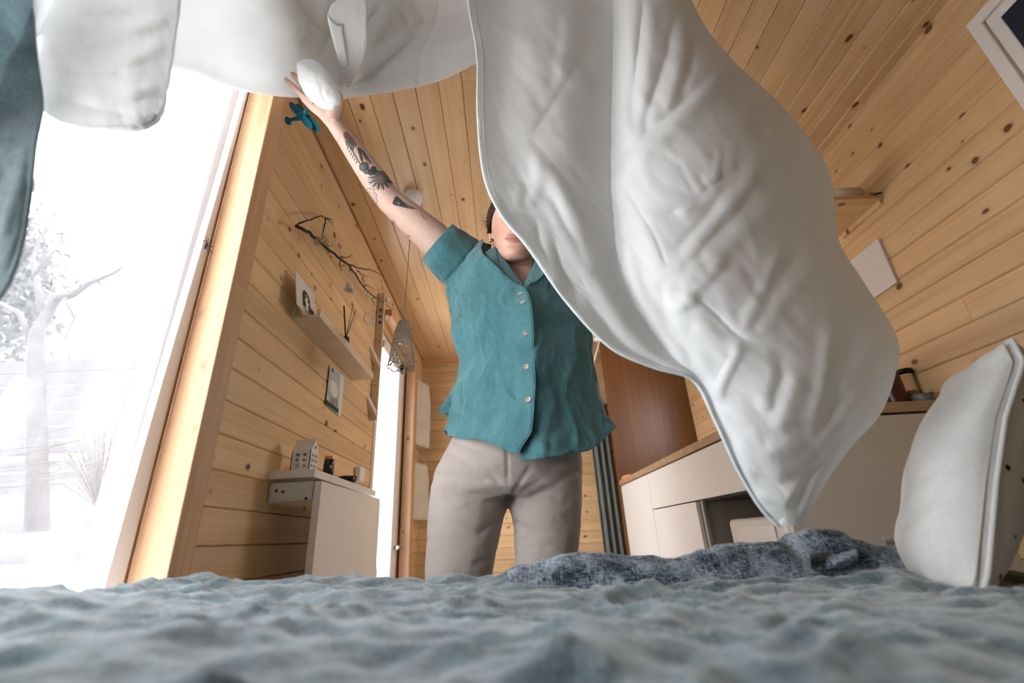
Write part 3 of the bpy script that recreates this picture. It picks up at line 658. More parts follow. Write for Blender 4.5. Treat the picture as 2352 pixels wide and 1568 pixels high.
# sheep postcard
po = thing('sheep_postcard', 'postcard with a round woolly sheep pinned to the wall boards', 'postcard', (-0.738, 1.7, 0.5))
MB().prism([PX(758, 839, -.737), PX(791, 865, -.737), PX(782, 957, -.737), PX(748, 929, -.737)], (.0006, 0, 0)).build('card', plain('postcard_white', (0.72, 0.71, 0.68), 0.7), po)
MB().prism([PX(758, 840, -.7362), PX(782, 859, -.7362), PX(777, 950, -.7362), PX(748, 928, -.7362)], (.0003, 0, 0)).build('picture', plain('postcard_grey', (0.42, 0.44, 0.42), 0.7, var=0.12, scale=40), po)
ell = [(767+9*math.cos(t)+1.5*math.sin(t), 893+20*math.sin(t)+4*math.cos(t)) for t in [math.tau*k/24 for k in range(24)]]
poly_on(ell, -.7357, .0003).build('sheep_body', plain('wool_white', (0.66, 0.66, 0.63), 0.9, var=0.2, scale=300), po)
poly_on([(748, 928), (777, 950), (777.6, 940), (749, 917)], -.7355, .0003).build('grass', 'ink', po)
for k in (0, 1, 2, 3): poly_on([(760+k*4.2, 910+k*2), (761+k*4.2, 910+k*2), (761+k*4.2, 928+k*2), (760+k*4.2, 928+k*2)], -.7353, .0003).build('leg', 'ink', po)
poly_on([(764+3.2*math.cos(t), 850+6*math.sin(t)) for t in [math.tau*k/12 for k in range(12)]], -.7353, .0003).build('sheep_head', plain('print_grey', (0.16, 0.17, 0.15), 0.8), po)

# ---------------- hanging branch with ornaments
bc = plain('dark_twig', (0.030, 0.022, 0.018), 0.75, var=0.4, scale=90, bmp=0.5)
bt = thing('hanging_branch', 'dark knobbly twig branch hung along the left wall above the ledge', 'branch', (-0.69, 1.8, 1.0))
def bp(a, b_, off=0.0): return PX(a, b_, -0.698+off)
def br(pts, r0, r1, off=0.02, nm='twig'):
    P_ = [bp(a, b_, off*math.sin(i*1.3)) for i, (a, b_) in enumerate(pts)]
    # knobbly
    out, rr = [], []
    for i in range(len(P_)-1):
        for k in range(4):
            t = k/4; out.append(P_[i].lerp(P_[i+1], t)+V3(jit(.0015), jit(.003), jit(.003))); f_ = (i+t)/(len(P_)-1); rr.append((r0+(r1-r0)*f_)*(1+jit(.22)))
    out.append(P_[-1]); rr.append(r1*.6)
    return MB().tube(out, rr, 7).build(nm, bc, bt, smooth=True)
br([(680, 518), (692, 526), (712, 535), (735, 558), (760, 577), (778, 592), (800, 607), (815, 628), (833, 655)], .0072, .0040, nm='main_stem')
br([(833, 655), (845, 668), (858, 680), (872, 690), (888, 700), (907, 712)], .0040, .0015)
br([(680, 518), (700, 508), (722, 500), (738, 496), (748, 500), (764, 504)], .0035, .0018)
br([(748, 500), (746, 515), (743, 530), (738, 548)], .0032, .002); br([(752, 502), (760, 510), (766, 518)], .0022, .001)
br([(742, 556), (756, 566), (766, 562)], .002, .0012); br([(782, 590), (800, 590), (812, 587)], .0028, .0012)
br([(800, 607), (825, 616), (850, 619), (868, 627), (882, 634)], .0036, .0016); br([(820, 620), (832, 632), (852, 636)], .0025, .001)
br([(832, 634), (836, 650), (838, 664)], .0022, .001); br([(782, 592), (780, 608), (785, 620)], .0026, .0015); br([(803, 607), (802, 625)], .003, .0015); br([(786, 610), (795, 611)], .002, .001)
br([(838, 653), (850, 659), (862, 666)], .0024, .001); br([(850, 672), (855, 690), (862, 702)], .0022, .001); br([(858, 684), (872, 676)], .0016, .0008); br([(756, 574), (752, 580), (758, 582)], .002, .001)
br([(878, 692), (890, 690), (897, 700)], .0018, .001)
lfm_ = plain('dried_leaf', (0.42, 0.26, 0.16), 0.7, var=0.3, scale=40)
for k in range(9):
    a, b_ = [(741, 536), (733, 548), (727, 556), (745, 546), (750, 556), (736, 562), (772, 548), (780, 565), (768, 540)][k]
    q = bp(a, b_, .022); n_ = V3(1, jit(.8), jit(.8)).normalized(); u = n_.cross(V3(0, 0, 1)).normalized(); w_ = n_.cross(u)
    MB().prism([q+u*math.cos(t)*.011+w_*math.sin(t)*.014 for t in [math.tau*i/12 for i in range(12)]], n_*.0006).build('leaf', lfm_, bt)
ac = plain('frosted_glass', (0.86, 0.82, 0.76), 0.35, trans=0.25, var=0)
q = bp(801, 667, .03); bell = tag(MB().lathe([(.0, .034), (.012, .033), (.016, .028), (.0165, .010), (.019, .003), (.023, 0), (.021, -.001), (.015, .008), (.0145, .026), (0, .030)], q, 24).build('glass_bell', ac, smooth=True), 'frosted glass bell hanging from the middle of the branch', 'ornament')
MB().tube([q+V3(0, 0, .033), bp(804, 612, .02)], .0006, 4).build('string', 'paper', bell)
q = bp(848, 733, .025); nn = V3(0.75, -0.6, 0).normalized(); u = nn.cross(V3(0, 0, 1)); w_ = V3(0, 0, 1)
wre = MB().tube([q+(u*math.cos(t)+w_*math.sin(t))*.030*(1+.07*math.cos(t*14)) for t in [math.tau*k/112 for k in range(113)]], .0055, 8, flat=.7).build('glass_wreath', ac, smooth=True)
tag(wre, 'round scalloped frosted glass wreath hanging below the branch', 'ornament'); MB().tube([q+w_*.03, bp(853, 690, .02)], .0006, 4).build('string', 'paper', wre)
for k, (a, b_) in enumerate(((838, 668), (846, 674), (850, 682), (843, 680))):
    q = bp(a, b_, .03)
    MB().lathe([(0, -.007), (.006, -.005), (.008, 0), (.006, .005), (0, .007)], q, 10).build('blossom', ac, bt, smooth=True)

# ---------------- coat rack beside the door window
rk = thing('peg_rack', 'tall narrow pale wood peg rack at the edge of the glazed door', 'coat rack', (-0.71, 2.47, 0.5))
RY = 2.50; t0, b0 = PY(881, 672, RY), PY(863, 965, RY)
MB().box(-0.737, -0.697, RY, RY+0.02, b0.z, t0.z).build('rack_board', 'pine_pale', rk, bevel=0.002)
for (a0_, a1_) in (((838, 803), (862, 846)), ((826, 905), (852, 955))):
    p0, p1 = PY(a0_[0]+12, a0_[1], RY-.02), PY(a1_[0]+4, a1_[1], RY-.01)
    zc = p0.z
    mb = MB(); w_ = .014
    c_ = V3(p0.x, RY-.10, p0.z); e_ = V3(p1.x+.004, RY, p1.z)
    mb.prism([c_+V3(-w_, 0, 0), c_+V3(w_, 0, 0), e_+V3(w_, 0, 0), e_+V3(-w_, 0, 0)], (0, 0, .034)); mb.build('peg', 'pine_pale', rk, bevel=.002)
for zz in (t0.z-.06, t0.z-.19, t0.z-.36):
    MB().prism([V3(-.70, RY+.02, zz), V3(-.70, RY+.09, zz+.05), V3(-.70, RY+.09, zz+.075), V3(-.70, RY+.02, zz+.045)], (.012, 0, 0)).build('peg', 'pine_pale', rk, bevel=.001)
for (a, b_) in ((871, 784), (862, 884)):
    MB().lathe([(0, 0), (.0035, 0), (.0035, .001), (0, .001)], PY(a-1, b_, RY-.0005), 10, (0, -1, 0)).build('screw', wire, rk)
dk = MB()
bd = thing('bead_string', 'three dark round beads strung on the pale peg rack', 'beads', PY(873, 727, RY-.01))
for (a, b_) in ((874.5, 712), (873.5, 726.5), (873, 740)):
    MB().lathe([(0, -.003), (.008, -.003), (.010, 0), (.008, .003), (0, .003)], PY(a, b_, RY-.012), 16, (0, -1, 0)).build('bead', plain('brown_bead', (0.10, 0.055, 0.04), 0.5), bd, smooth=True)

# ---------------- crochet pendant
cz_ = PZ(949, 447, ZC-PT*0)
can = V3(cz_.x, cz_.y, ZC)
pl = thing('pendant_lamp', 'pendant lamp with grey crocheted bell shade hanging from a white ceiling cup', 'lamp', can)
MB().lathe([(0.044, 0), (.046, -.004), (.044, -.040), (.040, -.047), (.010, -.050), (0, -.050)], can, 36).build('ceiling_cup', 'frame_white', pl, smooth=True)
st = PY(927, 738, can.y); sb = PY(922, 843, can.y)
MB().tube([can+V3(0, 0, -.05), st], .0022, 8).build('cord', plain('beige_cord', (0.42, 0.35, 0.27), 0.8), pl, smooth=True)
M['yarn'] = fabric('grey_beige_yarn', (0.62, 0.56, 0.48), (0.36, 0.31, 0.26), 1500, 1.5, 30)
H_ = st.z-sb.z; prof = [(.002, 0), (.022, .004), (.031, .03*H_/.17), (.036, .25*H_), (.043, .5*H_), (.050, .8*H_), (.058, H_)]
def pr_(t):
    t *= len(prof)-1; i = min(int(t), len(prof)-2); f_ = t-i
    return prof[i][0]*(1-f_)+prof[i+1][0]*f_, prof[i][1]*(1-f_)+prof[i+1][1]*f_
yr_ = MB(); NR = 13; NA = 16
for i in range(NR+1):
    r_, h_ = pr_(i/NR); amp = .003 if i < NR else .004
    yr_.tube([st+V3(math.cos(a)*r_, math.sin(a)*r_, -h_+amp*math.cos(a*NA*(1 if i < NR else .5)+(i % 2)*math.pi)) for a in [math.tau*k/120 for k in range(121)]], .0013 if i < NR else .0026, 5, caps=False)
for k in range(NA):
    for sgn in (1, -1):
        pts = []
        for i in range(NR+1):
            r_, h_ = pr_(i/NR); a = math.tau*k/NA+sgn*math.pi/NA*i; pts.append(st+V3(math.cos(a)*r_, math.sin(a)*r_, -h_))
        yr_.tube(pts, 0.0014, 5, caps=False)
yr_.build('crochet_shade', 'yarn', pl, smooth=True)
MB().lathe([(.008, 0), (.012, -.01), (.012, -.05), (.02, -.06), (.024, -.08), (.018, -.098), (0, -.105)], st+V3(0, 0, -.004), 20).build('bulb', plain('bulb_glass', (0.6, 0.55, 0.48), 0.2), pl, smooth=True)

# ---------------- toy biplane hanging in the corner
bi = thing('toy_biplane', 'teal blue toy biplane hanging in front of the wall near the post', 'toy', PY(690, 272, 1.125))
teal = plain('teal_paint', (0.008, 0.20, 0.30), 0.35, var=0.1)
C = PY(694, 270, 1.125); wv_ = (PY(718, 300, 1.125)-PY(670, 245, 1.125)); wl_ = wv_.length; wv_.normalize()
fv = (PY(708, 262, 1.10)-PY(657, 276, 1.14)); fl_ = fv.length*1.15; fv = (fv-wv_*fv.dot(wv_)).normalized(); nv = fv.cross(wv_).normalized()
if nv.z < 0: nv = -nv
def wing(off, ln, ch, fo=0):
    pts = []
    for k in range(20):
        t = math.tau*k/20; ex = abs(math.cos(t))**.4*math.copysign(1, math.cos(t)); ey = abs(math.sin(t))**.7*math.copysign(1, math.sin(t))
        pts.append(C+nv*off+wv_*ex*ln+fv*(ey*ch+fo))
    return MB().prism(pts, nv*.0035)
wing(.014, wl_*.55, .0125, .008).build('upper_wing', teal, bi); wing(-.010, wl_*.52, .0115, .004).build('lower_wing', teal, bi)
TL = PY(658, 277, 1.14)
MB().tube([TL, C.lerp(TL, .5), C, C+fv*fl_*.2, C+fv*fl_*.26], [.0035, .0065, .009, .009, .005], 12).build('fuselage', teal, bi, smooth=True)
q = TL+(C-TL)*.08
MB().prism([q+wv_*a*.018+fv*b_*.011 for a, b_ in ((-1, -.4), (-.9, .6), (0, 1), (.9, .6), (1, -.4), (.5, -1), (-.5, -1))], nv*.003).build('tailplane', teal, bi)
MB().prism([q+fv*.012, q-fv*.01, q-fv*.012+nv*.014, q-fv*.003+nv*.018, q+fv*.002+nv*.012], wv_*.003).build('tail_fin', teal, bi)
for a in (-.35, .35, -.12, .12): MB().tube([C+wv_*a*wl_-nv*.009+fv*.006, C+wv_*a*wl_+nv*.015+fv*.008], .0012, 6).build('strut', teal, bi)
for a in (-1, 1): MB().lathe([(0, -.002), (.0065, -.002), (.0065, .002), (0, .002)], C+wv_*a*.012-nv*.019+fv*.008, 14, wv_).build('wheel', teal, bi)
pp = C+fv*fl_*.28; MB().prism([pp+wv_*a*.012+nv*b_*.0125 for a, b_ in ((-1, .8), (-.7, 1), (.12, .1), (1, -.8), (.7, -1), (-.12, -.1))], fv*.0015).build('propeller', teal, bi)
MB().tube([C+nv*.016, V3(C.x, C.y+.002, ZC)], .0004, 4).build('thread', 'paper', bi)

# ---------------- quilted pads on the far left wall
M['cotton'] = fabric('cream_cotton_pad', (0.72, 0.67, 0.58), (0.58, 0.53, 0.45), 500, 0.3, 8)
PYY = 3.86
for (tp, bt_), lb in ((((957, 878), (958, 1025)), 'cream tufted seat pad hanging upper of two beside the door'), (((961, 1065), (958, 1194)), 'cream tufted seat pad hanging lower of two beside the door')):
    a, c = PY(tp[0], tp[1], PYY), PY(bt_[0], bt_[1], PYY); zc = (a.z+c.z)/2; hz = (a.z-c.z)/2
    pd = thing('seat_pad', lb, 'cushion', V3(-0.69, PYY, c.z))
    ctr = V3(XL+.052, PYY, zc); U = V3(0.35, 1, 0).normalized(); Nn = V3(1, -0.35, 0).normalized()
    for side, nm in ((1, 'pad_front'), (-1, 'pad_back')):
        rws = []
        for i in range(31):
            u_ = -1+i/15; rw = []
            for j in range(37):
                v_ = -1+j/18
                e = (max(0, 1-abs(u_)**3)**.5)*(max(0, 1-abs(v_)**4)**.5)
                tuft = 1-.4*math.exp(-(((u_*1.5+.75) % 1.5-.75)**2+((v_*2+.66) % 1.33-.66)**2)*14)
                top_ = 1-0.28*max(0, v_)**3
                rw.append(ctr+U*u_*.135*top_+V3(0, 0, 1)*v_*hz+Nn*side*(.028 if side > 0 else .016)*e*tuft+Nn*.002)
            rws.append(rw)
        MB().grid(rws).build(nm, 'cotton', pd, smooth=True)
    for s_ in (-1, 1):
        q = ctr+V3(0, 0, hz)+U*.09*s_
        MB().tube([q, q+V3(.005, 0, .03)+U*(-.02*s_), V3(XL+.01, PYY-.02, zc+hz+.07)], .003, 6).build('tie', 'cotton', pd, smooth=True)

# ---------------- kitchen counter on the right
KX, KZ, KN, KF = 0.90, 0.330, 1.54, 3.70
kt = thing('kitchen_cabinet', 'white kitchen base cabinet along the right wall with beige end panel', 'cabinet', (1.24, 2.6, ZF))
ps = PX(1488, 1101, KX).y; pdr = PX(1597, 1152, KX).y; zd = PX(1498, 1170, KX).z
MB().box(KX, XR, KN, KN+0.018, ZF, KZ-0.006).build('end_panel', 'beige', kt, bevel=0.001)
MB().box(KX-0.0, KX+0.018, ps+0.003, KF-0.002, ZF, KZ-0.006).build('corner_panel', 'white', kt, bevel=0.001)
MB().box(KX, KX+0.018, KN+0.02, ps-0.002, zd+0.003, KZ-0.006).build('drawer', 'white', kt, bevel=0.001)
MB().box(KX, KX+0.018, pdr, ps-0.002, ZF+0.1, zd-0.003).build('door', 'white', kt, bevel=0.001)
MB().box(KX+0.02, XR, pdr-0.0, pdr+0.018, ZF, zd).box(KX+.02, KX+.034, pdr-.03, pdr, ZF, zd).build('side_panel', plain('warm_grey_panel', (0.42, 0.39, 0.35), 0.5), kt, bevel=0.001)
MB().box(KX+0.03, XR, KN+.02, pdr, zd-0.005, zd+0.004).build('drawer_bottom', plain('dark_interior', (0.03, 0.03, 0.03), 0.7), kt)
MB().box(XR-.02, XR-.002, KN+.02, pdr, ZF, zd-.01).build('back_board', plain('dark_back', (0.02, 0.025, 0.025), 0.7), kt)
wt = tag(MB().box(KX-0.008, XR, KN-0.012, KF-0.002, KZ, KZ+0.036).build('worktop', 'oak', bevel=0.002), 'wood worktop lying along the whole kitchen cabinet', 'worktop')
apx = PX(1665, 1195, KX+.02); ap = thing('white_appliance', 'white rounded appliance standing in the open bay of the cabinet', 'appliance', (1.15, 1.8, ZF))
MB().box(KX+.03, KX+.42, 1.62, apx.y, ZF+.02, PX(1700, 1190, KX+.03).z).build('appliance_body', plain('appliance_white', (0.70, 0.69, 0.66), 0.3), ap, bevel=0.02, seg=5)
MB().box(KX+.024, KX+.03, 1.70, apx.y-.07, ZF+.1, PX(1700, 1190, KX+.03).z-.03).build('front_panel', 'white', ap, bevel=0.002)
pp_ = tl(MB().box(0.885, XR, KF+0.0, KF+0.02, ZF, ZC).build('wall_partition', 'pine_dark', bevel=0.004), 'tall reddish oiled pine partition at the far end of the worktop', 'partition')
sg = MB().box(KX+.004, KX+.10, KF-.16, KF-.03, KZ+.037, KZ+.062).build('orange_cloth', fabric('orange_cloth', (0.95, 0.38, 0.12), (0.8, 0.28, 0.08), 300, .4), bevel=.01, seg=3); tag(sg, 'folded orange dishcloth at the far end of the worktop', 'cloth')
# things on the near end of the worktop
WZ = KZ+0.0365
bwl = MB().lathe([(0, 0), (.018, 0), (.022, .004), (.035, .030), (.033, .030), (.020, .008), (0, .006)], (1.517, 1.573, WZ), 36).build('grey_bowl', plain('grey_enamel', (0.16, 0.17, 0.17), 0.35), smooth=True)
tag(bwl, 'low grey bowl on the worktop just left of the pillow', 'bowl')
jx, jy = 1.546, 1.638; gj = thing('glass_jar', 'tall clear glass jar with black lid behind the grey bowl', 'jar', (jx, jy, WZ))
MB().lathe([(0, 0), (.022, 0), (.026, .006), (.026, .125), (.023, .13), (.022, .125), (.024, .008), (0, .005)], (jx, jy, WZ), 32).build('jar_glass', clear, gj, smooth=True)
MB().lathe([(.026, 0), (.028, 0), (.028, .016), (.026, .018), (0, .018)], (jx, jy, WZ+.13), 32).build('lid', bk, gj, smooth=True)
MB().lathe([(0, .006), (.022, .006), (.022, .06), (0, .063)], (jx, jy, WZ), 24).build('pasta', plain('jar_contents', (0.50, 0.33, 0.17), 0.7, var=.3, scale=60), gj, smooth=True)
rx, ry = 1.462, 1.628; rdx = thing('dark_red_canister', 'dark red canister on the worktop left of the glass jar', 'canister', (rx, ry, WZ))
MB().lathe([(0, 0), (.038, 0), (.040, .004), (.040, .115), (.037, .12), (0, .12)], (rx, ry, WZ), 32).build('canister_body', plain('dark_red', (0.055, 0.006, 0.008), 0.3), rdx, smooth=True)
MB().lathe([(.039, 0), (.041, 0), (.041, .012), (.036, .016), (0, .016)], (rx, ry, WZ+.12), 32).build('lid', plain('darker_red', (0.03, 0.005, 0.006), 0.3), rdx, smooth=True)

# ---------------- small shelf, its roll, and paper on the right wall
sr = PX(2030, 455, XR); sf = PX(1940, 553, XR)
shf = thing('small_wall_shelf', 'small pale wood shelf sticking out of the right wall', 'shelf', (XR-.1, (sr.y+sf.y)/2, sr.z))
MB().box(XR-.21, XR, sr.y, sf.y, sr.z, sr.z+.016).build('shelf_board', 'pine', shf, bevel=.001)
MB().box(XR-.012, XR, sr.y+.01, sf.y-.01, sr.z-.022, sr.z).build('cleat', 'pine', shf)
rl = MB(); rl.tube([V3(XR-.20, sr.y+.05, sr.z+.053), V3(XR-.055, sr.y+.05, sr.z+.053)], .036, 28, caps=False)
rlo = rl.build('paper_roll', 'paper', smooth=True, solid=.003); tag(rlo, 'white rolled paper lying on the small right wall shelf', 'paper roll')
MB().tube([V3(XR-.21, sr.y+.05, sr.z+.053), V3(XR-.05, sr.y+.05, sr.z+.053)], .014, 16).build('core', 'paper', rlo, smooth=True)
cbl = MB().tube([V3(XR-.05, sr.y+.02, sr.z+.0185), V3(XR-.03, sr.y+.01, sr.z+.024), V3(XR-.008, sr.y-.01, sr.z+.02), V3(XR-.004, sr.y+.04, sr.z+.06)], .0022, 6).build('black_cable', bk, smooth=True); tag(cbl, 'short black cable at the wall end of the small shelf', 'cable')
n0, n1_ = PX(2022, 548, XR), PX(2067, 648, XR); f0 = PX(1940, 612, XR)
pn = MB().box(XR-.012, XR-.0005, (n0.y+n1_.y)/2, f0.y+.06, n1_.z, n0.z).build('blank_board', plain('white_board', (0.72, 0.68, 0.66), 0.6, var=.01), bevel=.001)
tag(pn, 'blank white rectangular board fixed to the right wall below the shelf', 'board')

# ---------------- far end: grey curtain and white ceiling lamp
M['grey_cloth'] = fabric('grey_green_curtain', (0.20, 0.22, 0.21), (0.13, 0.145, 0.14), 600, 0.3, 6)
gy = YF-.07; ga, gb_ = PY(1360, 1030, gy), PY(1402, 1030, gy)
gc = MB().grid([[V3(ga.x+(gb_.x-ga.x)*i/40, gy+.022*math.sin(i/40*19), z) for i in range(41)] for z in (-.60, -.2, .3, .8, 1.05)]).build('grey_curtain', 'grey_cloth', smooth=True, solid=.004)
tag(gc, 'long grey green curtain hanging against the far wall', 'curtain'); MB().tube([V3(ga.x-.04, gy, 1.06), V3(gb_.x+.04, gy, 1.06)], .008, 8).build('curtain_pole', wire, gc, smooth=True)
sl_y = 3.3; hd_ = PY(1374, 778, sl_y); sp2 = thing('ceiling_spot', 'white ceiling lamp with round plate and slim white arm', 'lamp', V3(hd_.x, sl_y, ZC))
MB().lathe([(.0, .008), (.030, .008), (.038, .004), (.038, -.006), (.025, -.016), (0, -.018)], hd_, 28).build('plate', 'frame_white', sp2, smooth=True)
MB().tube([hd_+V3(.012, 0, -.005), PY(1362, 835, sl_y-.15), PY(1350, 866, sl_y-.22)], .007, 10).build('arm', 'frame_white', sp2, smooth=True)
MB().tube([hd_, V3(hd_.x, sl_y, ZC)], .006, 8).build('stem', 'frame_white', sp2)
# ================================================================ duvet
def cr1(a, b_, c, d, t):
    return 0.5*((2*b_)+(-a+c)*t+(2*a-5*b_+4*c-d)*t*t+(-a+3*b_-3*c+d)*t**3)
def spline(rows, n):
    """rows: list of equal length tuples; resample to n+1 smoothly"""
    A = np.array(rows, float); m_ = len(A)-1; out = []
    for i in range(n+1):
        t = i/n*m_; k = min(int(t), m_-1); f_ = t-k
        p = [A[max(0, min(m_, k+q))] for q in (-1, 0, 1, 2)]
        out.append(cr1(*p, f_))
    return np.array(out)
def seg_d(P_, line):
    """distance of pixel-like points to a polyline and whether the foot lies inside"""
    best = np.full(P_.shape[:-1], 1e9); tpos = np.zeros(P_.shape[:-1]); side = np.zeros(P_.shape[:-1])
    ln = [np.array(q, float) for q in line]; tot = sum(np.linalg.norm(ln[i+1]-ln[i]) for i in range(len(ln)-1)); acc = 0
    for i in range(len(ln)-1):
        a = ln[i]; d = ln[i+1]-a; l = np.linalg.norm(d); t = np.clip(((P_-a)@d)/(l*l), 0, 1)
        q = P_-(a+t[..., None]*d); ds = np.linalg.norm(q, axis=-1)
        w = ds < best; best = np.where(w, ds, best); tpos = np.where(w, (acc+t*l)/tot, tpos)
        side = np.where(w, np.sign(d[0]*q[..., 1]-d[1]*q[..., 0]), side); acc += l
    return best, tpos, side
GS = 0.6
def relief(P_, folds):
    """folds: (polyline, half width, height towards the viewer in m, kind) kind g ridge/valley, s step, q seam"""
    h = np.zeros(P_.shape[:-1])
    for line, w, amp, kind in folds:
        d, t, sd = seg_d(P_, line)
        fade = np.clip(np.minimum(t, 1-t)*6, 0, 1) if kind != 'q' else 1.0
        if kind == 'g': h += GS*amp*np.exp(-(d/(w*1.12))**2)*fade
        elif kind == 's': h += amp*np.exp(-np.abs(d)/w)*fade*np.where(sd > 0, 1, 0)-amp*0.25*np.exp(-(d/(w*.25))**2)*fade
        else: h += -abs(amp)*np.exp(-np.abs(d)/w)
    return h
def fbm(P_, s, z, aniso=(1, 1)):
    return np.array([[noise.fractal(Vector((p[0]/s*aniso[0], p[1]/s*aniso[1], z)), 1.0, 2.0, 3) for p in r] for r in P_])
def cloth_sheet(ctrl, nu, nv, folds, wr, seed=0, rot=0.0):
    """ctrl[i][j] = (px, py, Y) guide net -> dense 3D sheet with folds pushed along the sight line"""
    A = np.array([spline(r, nv) for r in ctrl]); B = np.array([spline(A[:, j], nu) for j in range(A.shape[1])]).transpose(1, 0, 2)
    P_ = B[..., :2]; h = relief(P_, folds)
    c, s = math.cos(rot), math.sin(rot); Q = np.stack([P_[..., 0]*c+P_[..., 1]*s, -P_[..., 0]*s+P_[..., 1]*c], -1)
    h = h+wr*fbm(Q, 170, seed, (1, 2.4))+wr*0.35*fbm(Q, 60, seed+5, (1, 2.0))
    out = []
    for i in range(B.shape[0]):
        row = []
        for j in range(B.shape[1]):
            d = ray(B[i, j, 0], B[i, j, 1]); p = d*(B[i, j, 2]/d.y)
            if p.x < -0.655: p = p*(-0.655/p.x)          # stays inside the curtain
            if p.z > 1.50: p = p*(1.50/p.z)              # and below the ceiling
            row.append(p-d.normalized()*float(h[i, j]))
        out.append(row)
    return out, B

M['duvet'] = fabric('white_duvet_cotton', (0.885, 0.90, 0.90), (0.83, 0.845, 0.845), 900, 0.12, 5, transl=0.32, crease=0.10, cscale=7, rough=0.85, sheen=0.1)
M['duvet_piping'] = fabric('duvet_piping', (0.66, 0.70, 0.71), (0.58, 0.62, 0.63), 900, 0.2, 5)
dv = thing('duvet', 'big white quilted duvet flung up over the bed by the person', 'duvet', (0.2, 0.7, 0.9))

# --- part hanging in front, right of the person
Bc = [  # (left hem, fold valley, right contour, depth)
 ((1046, -260), (1400, -260), (1500, -260), .60),
 ((1076, 0), (1413, 0), (1583, 0), .68), ((1097, 130), (1412, 130), (1668, 130), .72),
 ((1098, 260), (1408, 260), (1790, 245), .76), ((1112, 400), (1406, 400), (1890, 375), .79),
 ((1150, 490), (1412, 490), (1912, 470), .81), ((1215, 570), (1424, 590), (1924, 560), .82),
 ((1300, 690), (1462, 690), (1985, 660), .83), ((1400, 795), (1525, 790), (2054, 775), .84),
 ((1500, 842), (1565, 838), (2050, 860), .84), ((1592, 872), (1604, 876), (2015, 950), .84),
 ((1642, 965), (1650, 968), (1952, 1020), .84), ((1694, 1078), (1700, 1080), (1898, 1092), .845),
 ((1748, 1165), (1752, 1167), (1862, 1158), .85), ((1785, 1203), (1795, 1207), (1838, 1203), .85)]
ctrl = []
for k, (l, f_, r_, d) in enumerate(Bc):
    w = r_[0]-f_[0]; fw_ = f_[0]-l[0]; s_ = min(1, w/450); g = min(1, fw_/150)
    row = [(l[0], l[1], d), (l[0]+fw_*.25, l[1]+(f_[1]-l[1])*.25, d+.012*g), (l[0]+fw_*.6, l[1]+(f_[1]-l[1])*.6, d+.004), (f_[0]-.06*fw_, f_[1], d+.030*g), (f_[0]+.02*w, f_[1], d+.022*g),
           (f_[0]+.18*w, f_[1]+(r_[1]-f_[1])*.18, d-.035*s_), (f_[0]+.45*w, f_[1]+(r_[1]-f_[1])*.45, d-.060*s_), (f_[0]+.72*w, f_[1]+(r_[1]-f_[1])*.72, d-.045*s_), (f_[0]+.92*w, f_[1]+(r_[1]-f_[1])*.92, d+.005*s_), (r_[0], r_[1], d+.07*s_+.01)]
    ctrl.append(row)
